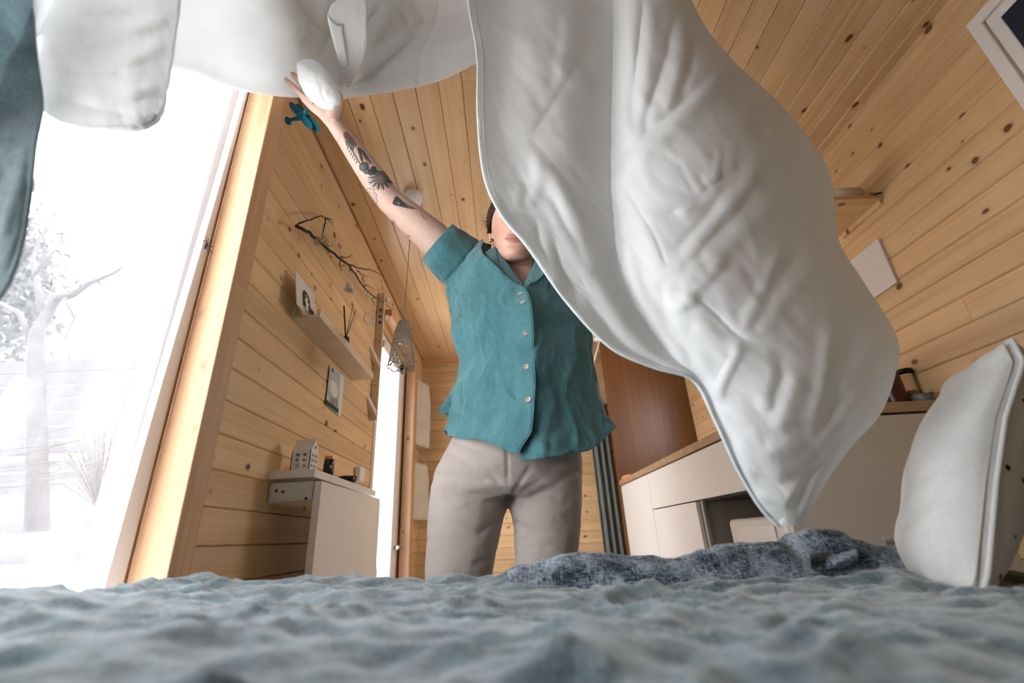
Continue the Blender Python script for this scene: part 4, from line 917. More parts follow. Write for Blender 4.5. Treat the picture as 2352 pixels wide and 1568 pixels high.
fB = [
 # quilting seams
 ([(1413, 64), (1370, 110), (1320, 160), (1270, 240), (1228, 300)], 5, .005, 'q'), ([(1228, 330), (1300, 420), (1370, 480), (1440, 560)], 6, .003, 'q'),
 ([(1312, 668), (1350, 648), (1425, 606)], 4, .004, 'q'), ([(1487, 522), (1560, 480), (1655, 413), (1700, 385)], 4, .005, 'q'), ([(1650, 230), (1700, 208)], 4, .003, 'q'),
 ([(1453, 455), (1500, 535), (1530, 605)], 4, .004, 'q'), ([(1610, 695), (1650, 730), (1697, 775)], 4, .005, 'q'), ([(1500, 345), (1560, 380), (1590, 440)], 5, .002, 'q'),
 # upper hanging folds between the valley and the flap
 ([(1425, 0), (1418, 120), (1412, 260), (1410, 400), (1414, 520)], 13, -.014, 'g'), ([(1445, 20), (1440, 160), (1432, 330)], 16, .008, 'g'), ([(1478, 0), (1466, 130), (1455, 230), (1458, 300)], 8, -.013, 'g'),
 ([(1500, 0), (1492, 120), (1470, 260)], 13, .010, 'g'), ([(1548, 20), (1530, 130), (1490, 260), (1472, 330)], 10, -.014, 'g'), ([(1572, 40), (1560, 160), (1525, 270)], 12, .010, 'g'),
 ([(1600, 60), (1585, 160), (1555, 240)], 12, -.018, 'g'), ([(1330, 0), (1310, 60), (1280, 180)], 22, .009, 'g'), ([(1290, 10), (1275, 120), (1262, 230)], 14, -.007, 'g'),
 ([(1395, 60), (1400, 150), (1398, 300)], 20, -.006, 'g'), ([(1385, 0), (1360, 80)], 14, -.008, 'g'), ([(1345, 140), (1320, 260), (1300, 380)], 30, .008, 'g'),
 ([(1150, 100), (1140, 240), (1150, 380)], 40, -.012, 'g'), ([(1215, 60), (1195, 220), (1200, 330)], 34, .006, 'g'),
 # edge of the big flap
 ([(1670, 150), (1600, 230), (1530, 300), (1450, 372), (1420, 430), (1408, 480)], 26, .022, 'g'), ([(1650, 150), (1580, 225), (1510, 290), (1440, 355), (1405, 420)], 10, -.024, 'g'),
 # left sheet wrinkles
 ([(1232, 345), (1238, 420), (1210, 490)], 14, .010, 'g'), ([(1238, 360), (1290, 450), (1350, 545)], 15, .012, 'g'), ([(1262, 440), (1300, 520), (1340, 590)], 10, -.007, 'g'),
 ([(1196, 420), (1186, 490)], 12, .008, 'g'), ([(1250, 520), (1262, 600), (1290, 660)], 12, .009, 'g'), ([(1275, 560), (1290, 620), (1320, 660)], 7, -.007, 'g'), ([(1232, 510), (1240, 560), (1265, 610)], 7, -.006, 'g'),
 ([(1330, 670), (1350, 720), (1395, 770)], 12, .006, 'g'), ([(1400, 520), (1415, 620), (1450, 700), (1500, 770), (1560, 840)], 16, -.014, 'g'),
 ([(1452, 560), (1450, 620), (1480, 700), (1530, 780), (1590, 860)], 16, .020, 'g'),
 # ridges across the belly
 ([(1545, 510), (1600, 450), (1655, 380), (1700, 340)], 10, 0.0050, 'g'), ([(1530, 630), (1600, 560), (1680, 470), (1730, 400), (1760, 330)], 15, 0.0093, 'g'), ([(1545, 590), (1620, 500), (1672, 420)], 11, -0.0068, 'g'),
 ([(1560, 660), (1640, 590), (1740, 500), (1800, 430)], 17, 0.0074, 'g'), ([(1600, 580), (1700, 480), (1740, 420)], 10, -0.0050, 'g'), ([(1560, 700), (1612, 660), (1668, 590)], 13, 0.0087, 'g'), ([(1590, 700), (1640, 640), (1690, 590)], 12, -0.0062, 'g'),
 ([(1700, 770), (1740, 690), (1780, 600), (1792, 560)], 12, 0.0087, 'g'), ([(1725, 790), (1790, 700), (1860, 620), (1900, 580)], 14, 0.0074, 'g'), ([(1740, 700), (1800, 620), (1840, 560)], 14, -0.0050, 'g'),
 ([(1650, 340), (1648, 390), (1640, 430)], 6, 0.0056, 'g'), ([(1660, 330), (1700, 290), (1730, 230)], 10, 0.0056, 'g'), ([(1665, 350), (1650, 410)], 6, -0.0068, 'g'), ([(1715, 250), (1738, 290), (1760, 320)], 9, -0.0056, 'g'), ([(1705, 215), (1726, 235)], 7, 0.0074, 'g'),
 ([(1765, 260), (1760, 320)], 7, 0.0074, 'g'), ([(1780, 270), (1775, 330)], 7, -0.0056, 'g'), ([(1800, 300), (1812, 330)], 6, 0.0037, 'g'), ([(1600, 400), (1625, 440)], 7, -0.0037, 'g'), ([(1690, 360), (1700, 400)], 6, -0.0043, 'g'), ([(1560, 385), (1600, 420)], 8, 0.0025, 'g'),
 # lower part
 ([(1700, 780), (1680, 830), (1655, 880), (1650, 930)], 11, .013, 'g'), ([(1690, 800), (1660, 850), (1642, 890)], 7, -.009, 'g'), ([(1520, 640), (1530, 720), (1560, 740)], 11, -.009, 'g'), ([(1545, 720), (1580, 690), (1600, 700)], 10, .010, 'g'), ([(1580, 740), (1600, 760)], 8, -.006, 'g'),
 ([(1590, 860), (1620, 890), (1655, 930)], 9, -.007, 'g'), ([(1780, 830), (1768, 880), (1750, 950)], 14, .009, 'g'), ([(1830, 850), (1815, 930), (1780, 990)], 20, .012, 'g'), ([(1800, 800), (1780, 890), (1760, 930)], 20, -.008, 'g'),
 ([(1910, 720), (1895, 830), (1870, 960), (1850, 1020)], 16, .012, 'g'), ([(1930, 800), (1915, 900), (1890, 1000)], 16, -.014, 'g'), ([(2050, 810), (1990, 880), (1930, 960), (1870, 1030)], 14, .022, 'g'), ([(2048, 860), (1985, 930), (1925, 1000)], 16, -.018, 'g'),
 ([(1980, 620), (1960, 740), (1925, 880)], 24, -.014, 'g'), ([(2010, 720), (1990, 800), (1960, 880)], 18, .010, 'g'),
 ([(1660, 930), (1740, 960), (1830, 965), (1890, 940)], 20, .008, 'g'), ([(1680, 1020), (1760, 1040), (1840, 1020)], 18, .008, 'g'), ([(1720, 1090), (1790, 1110), (1850, 1080)], 14, -.009, 'g'), ([(1740, 1130), (1800, 1150), (1850, 1110)], 10, .008, 'g'),
 ([(1890, 1060), (1860, 1130), (1835, 1190)], 9, .012, 'g'), ([(1900, 1030), (1850, 1100), (1815, 1170)], 9, -.014, 'g'), ([(1760, 1175), (1800, 1195)], 8, -.006, 'g'),
]
ptsB, BB = cloth_sheet(ctrl, 250, 190, fB, 0.0045, 2.0, 0.9)
MB().grid(ptsB).build('front_sheet', 'duvet', dv, smooth=True, solid=0.010)
hem = [r[0]-ray(1200, 400).normalized()*0.002 for r in ptsB]
MB().tube(hem[::2], 0.0036, 8).build('piping', 'duvet_piping', dv, smooth=True)
st_ = MB().tube([r[5]-ray(1200, 400).normalized()*.0065 for r in ptsB][::2], 0.0009, 5).build('hem_stitching', 'duvet_piping', dv, smooth=True)

# --- far part over the window and the raised hand
Ac = []
hemA = [((352, 120), .53), ((390, 152), .58), ((440, 166), .63), ((500, 188), .70), ((560, 205), .80), ((640, 218), .92), ((700, 222), 1.0), ((765, 232), 1.04), ((800, 222), 1.05), ((900, 208), 1.05), ((1000, 186), 1.04), ((1060, 160), 1.02), ((1110, 136), 1.0), ((1250, 80), .97), ((1400, 20), .96)]
for (hx, hy), Yh in hemA:
    cxm = 700
    row = [(hx, hy, Yh+.02), (hx, hy-14, Yh-.005)]
    for k in range(1, 6):
        t = k/5; row.append((hx+(hx-760)*0.04*t, hy-(hy+330)*t, Yh-(.03+.45*t**1.5)*min(1, Yh)*0.9))
    Ac.append(row)
fA = [
 ([(400, 25), (440, 55), (520, 85), (600, 98), (710, 95)], 7, .009, 'q'), ([(960, 55), (1010, 45), (1100, 33)], 5, .008, 'q'), ([(1010, 0), (1005, 30), (995, 55), (985, 85), (965, 130), (963, 190)], 4, .007, 'q'), ([(910, 90), (960, 60)], 5, .006, 'q'),
 ([(710, 20), (705, 95)], 10, -0.0192, 'g'), ([(690, 20), (688, 95)], 10, 0.0160, 'g'), ([(540, 20), (640, 28), (705, 30)], 12, -0.0160, 'g'), ([(560, 50), (640, 60), (690, 50)], 18, 0.0160, 'g'),
 ([(770, 0), (765, 40), (750, 90), (735, 150)], 12, -0.0256, 'g'), ([(745, 0), (740, 60), (720, 120), (700, 160)], 14, 0.0224, 'g'), ([(880, 0), (840, 60), (826, 120), (800, 190)], 9, -0.0288, 'g'), ([(900, 20), (860, 90), (840, 150), (815, 185)], 14, 0.0256, 'g'),
 ([(960, 60), (900, 110), (850, 160), (800, 205)], 12, 0.0240, 'g'), ([(960, 75), (905, 130), (850, 180)], 7, -0.0208, 'g'), ([(930, 10), (955, 40), (962, 62)], 9, 0.0192, 'g'), ([(940, 60), (925, 20)], 8, -0.0128, 'g'),
 ([(830, 30), (812, 70), (818, 110)], 9, -0.0224, 'g'), ([(1000, 140), (950, 170), (880, 195), (800, 206)], 12, 0.0128, 'g'), ([(880, 170), (820, 190), (790, 200)], 6, -0.0160, 'g'),
 ([(420, 50), (480, 110), (560, 150), (640, 170), (690, 150)], 22, 0.0192, 'g'), ([(430, 90), (500, 150), (590, 180)], 16, -0.0112, 'g'), ([(470, 40), (560, 110), (640, 130)], 12, -0.0128, 'g'),
 ([(670, 160), (700, 120), (715, 90)], 7, 0.0128, 'g'), ([(690, 170), (720, 130)], 5, -0.0096, 'g')]
for k in range(14): fA.append(([(1095-k*22, 150+k*3.5), (1090-k*22, 172+k*3.2)], 3.5, .004*(1 if k % 2 else -1), 'g'))
ptsA, BA = cloth_sheet(Ac, 260, 120, fA, 0.006, 7.0, 0.3)
MB().grid(ptsA).build('far_sheet', 'duvet', dv, smooth=True, solid=0.010)

# --- near part hanging at the left
Cc = [[(70, -260, .38), (180, -260, .42), (300, -260, .43), (440, -260, .43)],
      [(74, 0, .43), (180, 0, .445), (310, 0, .455), (414, 0, .475)],
      [(80, 120, .445), (190, 120, .455), (310, 120, .46), (398, 120, .48)],
      [(86, 200, .452), (195, 210, .457), (310, 210, .462), (386, 200, .48)],
      [(95, 244, .455), (195, 262, .46), (310, 262, .465), (378, 245, .478)],
      [(112, 266, .458), (200, 284, .463), (300, 286, .466), (358, 276, .474)],
      [(150, 283, .462), (205, 298, .465), (290, 299, .467), (330, 292, .470)]]
fC = [([(150, 40), (230, 48), (330, 40)], 12, -0.0140, 'g'), ([(170, 170), (260, 160), (380, 110)], 14, 0.0140, 'g'), ([(140, 175), (200, 172), (300, 175)], 9, -0.0120, 'g'), ([(190, 235), (280, 225), (370, 205)], 12, 0.0120, 'g'),
      ([(240, 292), (320, 290), (360, 270)], 4, .004, 'q'), ([(140, 230), (240, 260), (320, 270)], 10, -0.0080, 'g'), ([(200, 90), (300, 75), (400, 40)], 16, 0.0140, 'g'), ([(210, 120), (300, 110)], 9, -0.0080, 'g')]
ptsC, _ = cloth_sheet(Cc, 120, 90, fC, 0.004, 11.0, 1.2)
MB().grid(ptsC).build('near_sheet', 'duvet', dv, smooth=True, solid=0.010)

# --- canopy joining the three parts above the bed
can_rows = []
aTop = [r[-1] for r in ptsA]; bTop = ptsB[0]; cTop = ptsC[0]
for i in range(0, 61):
    t = i/60; a = aTop[int(t*(len(aTop)-1)*.98)]
    row = []
    for j in range(31):
        s_ = j/30; tgt = V3(-0.62+1.15*t, -0.75, 0.75+.25*math.sin(t*3))
        p = a.lerp(tgt, s_); p.z += 0.14*math.sin(s_*math.pi)+0.03*noise.noise(V3(t*6, s_*6, 0)); p.z = min(p.z, 1.52)
        p.x = max(p.x, -0.66)
        row.append(p)
    can_rows.append(row)
MB().grid(can_rows).build('canopy_sheet', 'duvet', dv, smooth=True, solid=0.010)
# front sheet and near sheet run up into the canopy
def join(top_row, tz, y1):
    rows = []
    for j in range(13):
        s_ = j/12; rows.append([V3(p.x, p.y+(y1-p.y)*s_, p.z+(tz-p.z)*math.sin(s_*math.pi/2)) for p in top_row])
    return rows
MB().grid(join(bTop, 1.32, 0.15)).build('front_join', 'duvet', dv, smooth=True, solid=0.010)
MB().grid(join(cTop, 1.18, 0.1)).build('near_join', 'duvet', dv, smooth=True, solid=0.010)

# --- bunched lump and rolled fold at the hand
lump = []
LC = PY(731, 195, 0.875); ex, ey, ez = (PY(780, 208, .875)-LC), (PY(712, 152, .875)-LC)*1.0, V3(0, -.040, 0)
ez = ez+UP*.012
for i in range(33):
    ph = math.pi*i/32; r_ = []
    for k in range(49):
        t = math.tau*k/48; v = ex*math.cos(t)*math.sin(ph)+ey*math.cos(ph)*1.0+ez*math.sin(t)*math.sin(ph)
        u_ = v.normalized(); sq = 1.0/max(abs(u_.dot(ex.normalized())), abs(u_.dot(ey.normalized())), .78)
        n_ = noise.noise(Vector((v.x*30, v.y*30, v.z*30))); c_r = 1-min(1, abs(noise.noise(Vector((v.x*24+3, v.y*24, v.z*24))))*5)
        r_.append(LC+v*(.94*sq**.5+.08*n_-.05*c_r))
    lump.append(r_)
MB().grid(lump).build('bunched_corner', 'duvet', dv, smooth=True, subsurf=1)
roll = []
ax0 = [PY(800, 20, .72), PY(806, 85, .79), PY(808, 140, .86), PY(792, 196, .925)]
rr = [.050, .047, .034, .012]
axs = spline([tuple(p) for p in ax0], 30); rs_ = spline([(q,) for q in rr], 30)
for i in range(31):
    c_ = Vector(axs[i]); r_ = float(rs_[i, 0]); row = []
    for k in range(61):
        t = -2.6+5.0*k/60; rad = r_*(1-.18*(k/60))*(1+.10*noise.noise(V3(i*.12, k*.13, 3))-.05*(1-min(1, abs(noise.noise(V3(i*.05, k*.16, 8)))*5)))
        row.append(c_+RT*(math.sin(t)*rad)-Vector((0, 1, 0))*(math.cos(t)*rad*.7)+UP*(.02*math.sin(t*1.0)*(1-i/30)))
    roll.append(row)
MB().grid(roll).build('rolled_fold', 'duvet', dv, smooth=True, solid=0.006)

# --- grey blue linen cover hanging at the far left, lifted with the duvet
Dc = [[(-230, -260, .36), (-150, -260, .37), (60, -260, .385)], [(-230, 0, .40), (-150, 0, .41), (76, 0, .42)], [(-230, 130, .41), (-150, 130, .42), (84, 120, .43)], [(-230, 250, .41), (-150, 250, .425), (99, 240, .44)],
      [(-230, 330, .41), (-150, 330, .42), (84, 330, .435)], [(-230, 440, .41), (-150, 440, .42), (72, 440, .435)], [(-230, 540, .41), (-150, 560, .42), (52, 560, .435)], [(-230, 640, .41), (-150, 680, .42), (22, 650, .435)], [(-230, 740, .41), (-120, 780, .42), (-20, 710, .43)]]
fD = [([(-40, 180), (30, 120), (75, 70)], 10, -.008, 'g'), ([(-60, 330), (20, 300), (90, 260)], 14, .008, 'g'), ([(0, 560), (40, 430), (60, 330)], 12, .009, 'g'), ([(-20, 480), (20, 380)], 12, -.007, 'g'), ([(20, 640), (50, 540), (70, 400)], 8, -.008, 'g')]
ptsD, _ = cloth_sheet(Dc, 130, 90, fD, 0.004, 15.0, 0.5)
M['cover'] = fabric('backlit_linen', (0.36, 0.44, 0.46), (0.17, 0.23, 0.25), 620, 0.9, 14, transl=0.45, sheen=.4)  # bedspread linen again, its colour lightened to stand for window light behind it
bcv = MB().grid(ptsD).build('linen_cover', 'cover', smooth=True, solid=0.004)
tag(bcv, 'grey blue linen cover hanging down at the far left edge of the picture', 'cover')
# ================================================================ person
per = thing('person', 'person in teal linen shirt and taupe trousers raising a tattooed arm', 'person', V3(0.03, 1.25, ZF))
YT = 1.25
def ring_loft(mb, rings, n=48, caps=True):
    """rings: (center, ax, ay) horizontal-ish ellipses; ax along X, ay along Y"""
    rows = [[c+V3(math.cos(t)*a, math.sin(t)*b_, 0) for t in [math.tau*k/n for k in range(n)]] for c, a, b_ in rings]
    return mb.grid(rows, closed_v=True, caps=caps)
def remesh(mb, voxel, smooth_it=6, fac=0.5):
    me = bpy.data.meshes.new('tmp'); me.from_pydata(mb.v, [], mb.f)
    bm = bmesh.new(); bm.from_mesh(me)
    bmesh.ops.recalc_face_normals(bm, faces=bm.faces); bm.to_mesh(me); bm.free()
    o = bpy.data.objects.new('tmp', me); COL.objects.link(o)
    r = o.modifiers.new('r', 'REMESH'); r.mode = 'VOXEL'; r.voxel_size = voxel; r.adaptivity = 0
    s_ = o.modifiers.new('s', 'SMOOTH'); s_.factor = fac; s_.iterations = smooth_it
    dg = bpy.context.evaluated_depsgraph_get(); dg.update()
    out = bpy.data.meshes.new_from_object(o.evaluated_get(dg)); bpy.data.objects.remove(o); return out
def mesh_object(me, name, mat, parent, loc=None):
    n = len(me.vertices); co = np.empty(n*3, np.float32); me.vertices.foreach_get('co', co); co = co.reshape(-1, 3)
    loc = V3(*co.mean(0)) if loc is None else loc
    co -= np.array(loc, np.float32); me.vertices.foreach_set('co', co.ravel()); me.update()
    me.materials.clear(); me.materials.append(M[mat] if isinstance(mat, str) else mat); me.shade_smooth(); me.name = name
    o = bpy.data.objects.new(name, me); COL.objects.link(o); o.parent = parent; o.location = loc-world_loc(parent); return o

# ---- joints
SH, EL, WR = PY(1050, 596, 1.25), PY(893, 458, 1.13), PY(767, 283, 0.99)
SH2, EL2, WR2 = PY(1318, 600, 1.25), PY(1450, 490, 1.16), PY(1520, 330, 1.02)
HC_rot = Matrix.Rotation(math.radians(20), 3, 'X') @ Matrix.Rotation(math.radians(-3), 3, 'Z')
mouth = PY(1182, 546, 1.095)
HC = mouth-HC_rot @ V3(0, -0.094, -0.054)
body = MB()
# torso
tor = [(1182, 590, .050, .052, 1.235), (1185, 612, .075, .065, 1.25), (1187, 640, .150, .085, 1.25), (1188, 680, .165, .095, 1.25), (1192, 740, .158, .10, 1.25), (1198, 820, .140, .095, 1.25), (1190, 900, .138, .09, 1.26), (1178, 980, .150, .095, 1.26), (1168, 1060, .160, .10, 1.26), (1165, 1120, .150, .095, 1.26)]
ring_loft(body, [(PY(a, b_, y), rx*.92, ry*.9) for a, b_, rx, ry, y in tor])
for s_, x0, x1, x2 in ((-1, 1083, 1062, 1052), (1, 1250, 1252, 1255)):
    hip = PY(1075 if s_ < 0 else 1253, 1150, 1.26); knee = V3(hip.x-.01*(-s_), 1.245, -0.17); ank = V3(hip.x+.0, 1.27, -0.54)
    body.tube([hip+V3(0, 0, .03), hip, hip.lerp(knee, .5), knee, knee.lerp(ank, .3), knee.lerp(ank, .75), ank], [.060, .060, .052, .042, .042, .032, .030], 20)
    body.tube([ank+V3(0, .045, -.045), ank+V3(0, .02, -.045), ank+V3(0, -.06, -.052), ank+V3(0, -.14, -.062), ank+V3(0, -.165, -.064)], [.028, .034, .034, .030, .012], 16, flat=.75)
    body.tube([ank, ank+V3(0, 0, -.04)], [.032, .034], 16)
# neck
ntop = HC+HC_rot @ V3(0, .012, -.075)
body.tube([PY(1184, 640, 1.245), PY(1186, 612, 1.235), ntop, ntop+V3(0, 0, .03)], [.060, .052, .050, .05], 24)
# arms
def arm(S, E, W, wr_r):
    body.tube([S+(S-E)*.28, S, S.lerp(E, .35), S.lerp(E, .7), E, E.lerp(W, .18), E.lerp(W, .45), E.lerp(W, .75), W.lerp(E, .05), W],
              [.045, .058, .056, .048, .0405, .0415, .0365, .0275, .0235, .0225], 24)
arm(SH, EL, WR, 1); arm(SH2, EL2, WR2, 1)
# gripping hand near the window: palm, four fingers, thumb
wid = (RT*.78+UP*.62).normalized()
PAL = [WR, PY(752, 256, .972), PY(733, 233, .958), PY(718, 214, .950), PY(708, 202, .946)]
body.tube(PAL, [.0235, .031, .038, .040, .036], 24, flat=.44, ref=wid)
def finger(pts, r0, r1):
    r0, r1 = r0*1.12, r1*1.15
    body.tube(pts, [r0+(r1-r0)*i/(len(pts)-1) for i in range(len(pts)-1)]+[r1*.75], 12)
finger([PY(722, 234, .948), PY(702, 223, .938), PY(687, 211, .926), PY(671, 196, .916), PY(655, 180, .908)], .0088, .0062)      # little
finger([PY(720, 224, .946), PY(703, 207, .934), PY(692, 191, .922), PY(680, 178, .914), PY(669, 167, .907)], .0094, .0068)      # ring
finger([PY(724, 216, .946), PY(712, 196, .936), PY(704, 178, .924), PY(696, 166, .912), PY(689, 160, .903)], .0098, .0070)      # middle
finger([PY(732, 210, .944), PY(730, 188, .932), PY(726, 168, .914), PY(716, 160, .894), PY(706, 166, .880)], .0095, .0068)      # index, curls over the cloth
finger([PY(766, 262, .968), PY(776, 240, .948), PY(779, 221, .925), PY(770, 204, .900)], .0135, .0085)                           # thumb
body.tube([PY(763, 272, .975), PY(768, 252, .960), PY(766, 238, .95)], [.018, .020, .015], 14)
# other hand, holding the duvet behind the hanging sheet
w2_ = (RT*.9-UP*.2).normalized(); d2 = (WR2-EL2).normalized()
body.tube([WR2, WR2+d2*.03, WR2+d2*.07, WR2+d2*.095], [.0235, .032, .038, .034], 20, flat=.44, ref=w2_)
for k, (o_, l_) in enumerate(((-.03, .062), (-.010, .074), (.010, .078), (.029, .072))):
    b0 = WR2+d2*.08+w2_*o_; cl = V3(0, -1, 0)
    finger([b0, b0+d2*l_*.4, b0+d2*l_*.6+cl*l_*.3, b0+d2*l_*.5+cl*l_*.6, b0+d2*l_*.25+cl*l_*.62], .0092, .0066)
finger([WR2+d2*.02-w2_*.022, WR2+d2*.045-w2_*.045+V3(0, -.01, 0), WR2+d2*.065-w2_*.050+V3(0, -.03, 0), WR2+d2*.075-w2_*.035+V3(0, -.045, 0)], .013, .0085)
# head
sl_ = [(-.113, .016, -.074, -.045), (-.109, .028, -.086, -.030), (-.100, .038, -.0935, -.012), (-.088, .046, -.0945, .012), (-.072, .054, -.0905, .045), (-.055, .060, -.0885, .066), (-.035, .065, -.0885, .080), (-.010, .070, -.0895, .092), (.020, .074, -.090, .100), (.050, .075, -.093, .102), (.078, .068, -.082, .090), (.098, .050, -.056, .066), (.110, .026, -.030, .036), (.1135, .004, -.006, .008)]
SS = spline(sl_, 110); rows = []; NH = 150
def head_local(t, zz, w, f_, b_):
    x = w*math.copysign(abs(math.cos(t))**.92, math.cos(t)); s_ = math.sin(t); c_ = (f_+b_)/2
    y = c_+(b_-f_)/2*s_
    fr_ = max(0, -s_)**2
    g = lambda a, b2, sx_, sz_: math.exp(-((x-a)/sx_)**2-((zz-b2)/sz_)**2)
    y -= fr_*(.020*g(0, -.014, .011, .012)+.012*g(0, .012, .008, .022)+.006*g(-.012, -.020, .007, .006)+.006*g(.012, -.020, .007, .006))
    y += fr_*.010*(g(-.031, .022, .016, .012)+g(.031, .022, .016, .012))
    y -= fr_*.004*(g(-.045, -.015, .02, .018)+g(.045, -.015, .02, .018))       # cheeks
    zl = zz-4.5*x*x                                                        # smiling mouth curve
    ml = math.exp(-(x/.026)**4)
    y -= fr_*ml*(.0045*math.exp(-((zl+.0475)/.0042)**2)+.0055*math.exp(-((zl+.0610)/.0050)**2))
    y += fr_*ml*.0042*math.exp(-((zl+.0540)/.0020)**2)
    y += fr_*.0030*(math.exp(-((abs(x)-.0285)/.0045)**2-((zz+.049)/.007)**2))    # mouth corners
    y += fr_*.0028*math.exp(-((abs(x)-(.030+.35*(-.020-zz)))/.0035)**2)*(1 if -.052 < zz < -.018 else 0)   # smile lines
    y += fr_*.003*math.exp(-((zz+.074)/.005)**2-(x/.022)**2)
    y -= fr_*.004*math.exp(-((zz+.095)/.010)**2-(x/.018)**2)
    return V3(x, y, zz)
for zz, w, f_, b_ in SS: rows.append([HC+HC_rot @ head_local(math.tau*k/NH, zz, max(w, .002), f_, b_) for k in range(NH)])
body.grid(rows, closed_v=True, caps=True)
for s_ in (-1, 1):          # ears
    ec = HC+HC_rot @ V3(s_*.0735, .010, .000)
    er = [ec+HC_rot @ V3(s_*(.006+.004*math.sin(t)), .014*math.cos(t)+.004, .030*math.sin(t)-.002) for t in [math.pi*(-.45+1.75*k/14) for k in range(15)]]
    body.tube(er, [.004+.001*math.sin(k) for k in range(15)], 8)
    body.tube([ec+HC_rot @ V3(s_*-.006, 0, .018), ec+HC_rot @ V3(s_*.001, .002, 0), ec+HC_rot @ V3(s_*-.002, -.004, -.024)], [.006, .010, .006], 12)
me = remesh(body, 0.0026, 3, .5)
# finer mesh on the tattooed forearm and the face
bm = bmesh.new(); bm.from_mesh(me)
ax_d = (WR-EL)
def on_arm(p):
    v = proj(p); return 680 < v[0] < 1030 and 280 < v[1] < 610 and (p-EL).length < .36 and p.x < -0.03 and p.z > .55
sel = [e for e in bm.edges if on_arm((e.verts[0].co+e.verts[1].co)/2) or ((e.verts[0].co-mouth).length < .075 and e.verts[0].co.y < mouth.y+.05)]
bmesh.ops.subdivide_edges(bm, edges=sel, cuts=1, use_grid_fill=True, smooth=0.0); bm.to_mesh(me); bm.free()
# ---- skin colour and tattoos as an attribute
n = len(me.vertices); co = np.empty(n*3, np.float32); me.vertices.foreach_get('co', co); co = co.reshape(-1, 3).astype(float)
nr = np.empty(n*3, np.float32); me.vertices.foreach_get('normal', nr); nr = nr.reshape(-1, 3)
skin = np.array([0.70, 0.49, 0.40]); colr = np.tile(np.append(skin, 1.0), (n, 1))
rtv, upv, fwv = np.array(RT), np.array(UP), np.array(FW)
dpt = co@fwv; X_ = 1176+F_PX*(co@rtv)/dpt; Y_ = 784-F_PX*(co@upv)/dpt
face_on = (np.einsum('ij,ij->i', nr, co) < 0)
Q = np.stack([(X_-640)*3.4075, (Y_-130)*3.4075], -1)       # drawing units of the arm artwork
reg = face_on & (X_ > 700) & (X_ < 1010) & (Y_ > 280) & (Y_ < 600) & (np.linalg.norm(co-np.array(EL), axis=1) < .37) & (co[:, 0] < -0.02) & (co[:, 2] > .5)
idx = np.where(reg)[0]; q = Q[idx]
def inpoly(pts):
    pts = np.array(pts, float); c_ = np.zeros(len(q), bool); j = len(pts)-1
    for i in range(len(pts)):
        a, b_ = pts[i], pts[j]
        with np.errstate(divide='ignore', invalid='ignore'):
            c_ ^= ((a[1] > q[:, 1]) != (b_[1] > q[:, 1])) & (q[:, 0] < (b_[0]-a[0])*(q[:, 1]-a[1])/(b_[1]-a[1]+1e-12)+a[0])
        j = i
    return c_
def ink(mask, col, op=0.9):
    k = idx[mask]; colr[k, :3] = colr[k, :3]*(1-op)+np.array(col)*op
def stroke(line, w, col=(.05, .06, .06), op=.75):
    d, t, s_ = seg_d(q, line); ink(d < w, col, op)
def leafp(a, b_, w): 
    a, b_ = np.array(a, float), np.array(b_, float); d = b_-a; nn_ = np.array([-d[1], d[0]])/np.linalg.norm(d)*w
    return [a, a+d*.3+nn_*.9, a+d*.6+nn_, b_, a+d*.6-nn_, a+d*.3-nn_*.9]
DK, TE, RD = (.022, .032, .034), (.20, .30, .27), (.20, .055, .05)
ink(inpoly([(505, 592), (530, 586), (552, 612), (580, 640), (612, 688), (600, 712), (575, 690), (548, 676), (522, 655), (510, 622)]), RD, .85)
stroke([(520, 600), (545, 640), (590, 680)], 3, DK); stroke([(508, 620), (550, 640), (560, 670)], 3, DK); stroke([(535, 590), (560, 625), (600, 670)], 3, DK)
ink(inpoly([(520, 658), (548, 654), (575, 672), (592, 700), (588, 735), (566, 728), (548, 700), (530, 700)]), (.07, .10, .09), .9)
for k in range(6):
    c0x, c0y = 548+k*13, 700+k*22
    ink(inpoly(leafp((c0x, c0y), (c0x-18+k*2, c0y+34), 6)), DK, .92); ink(inpoly(leafp((c0x+4, c0y+2), (c0x+30, c0y+32), 7)), DK, .92)
ink(inpoly([(614, 716), (630, 708), (648, 745), (662, 800), (660, 830), (642, 815), (630, 770)]), DK, .93)
ink(inpoly([(640, 715), (665, 735), (706, 795), (728, 840), (700, 838), (668, 800), (650, 760)]), (.16, .15, .11), .75); stroke([(640, 722), (668, 760), (690, 800)], 4, DK, .9); stroke([(660, 740), (700, 800), (725, 838)], 4, DK, .9)
for cx, cyy, r_ in ((668, 862, 40), (688, 896, 26), (742, 880, 24), (722, 905, 26), (762, 905, 20)):
    dd = np.hypot(q[:, 0]-cx, q[:, 1]-cyy); ink(dd < r_, DK, .93); ink((dd < r_*.42) & (dd > r_*.25), (.12, .15, .15), .8)
cx, cyy = 800, 945; ang = np.arctan2(q[:, 1]-cyy, q[:, 0]-cx); dd = np.hypot(q[:, 0]-cx, (q[:, 1]-cyy))
pet = 78+26*np.cos(ang*14); ink((dd < pet) & (q[:, 1] > cyy-50), (.05, .07, .065), .88)
ink((dd < 52) & (np.cos(ang*11) > .35), (.34, .27, .2), .6); ink((dd < 22), (.30, .22, .16), .6)
for k in range(14):
    a = .35+k*.14*1.4; stroke([(cx+60*math.cos(a), cyy+50*math.sin(a)), (cx+108*math.cos(a), cyy+92*math.sin(a))], 3.2, DK, .9)
ink(inpoly([(535, 832), (552, 838), (575, 862), (590, 890), (596, 925), (580, 915), (555, 880), (540, 858)]), (.26, .36, .32), .6)
ink(inpoly([(590, 890), (600, 915), (640, 956), (610, 946), (592, 925)]), (.36, .12, .09), .5)
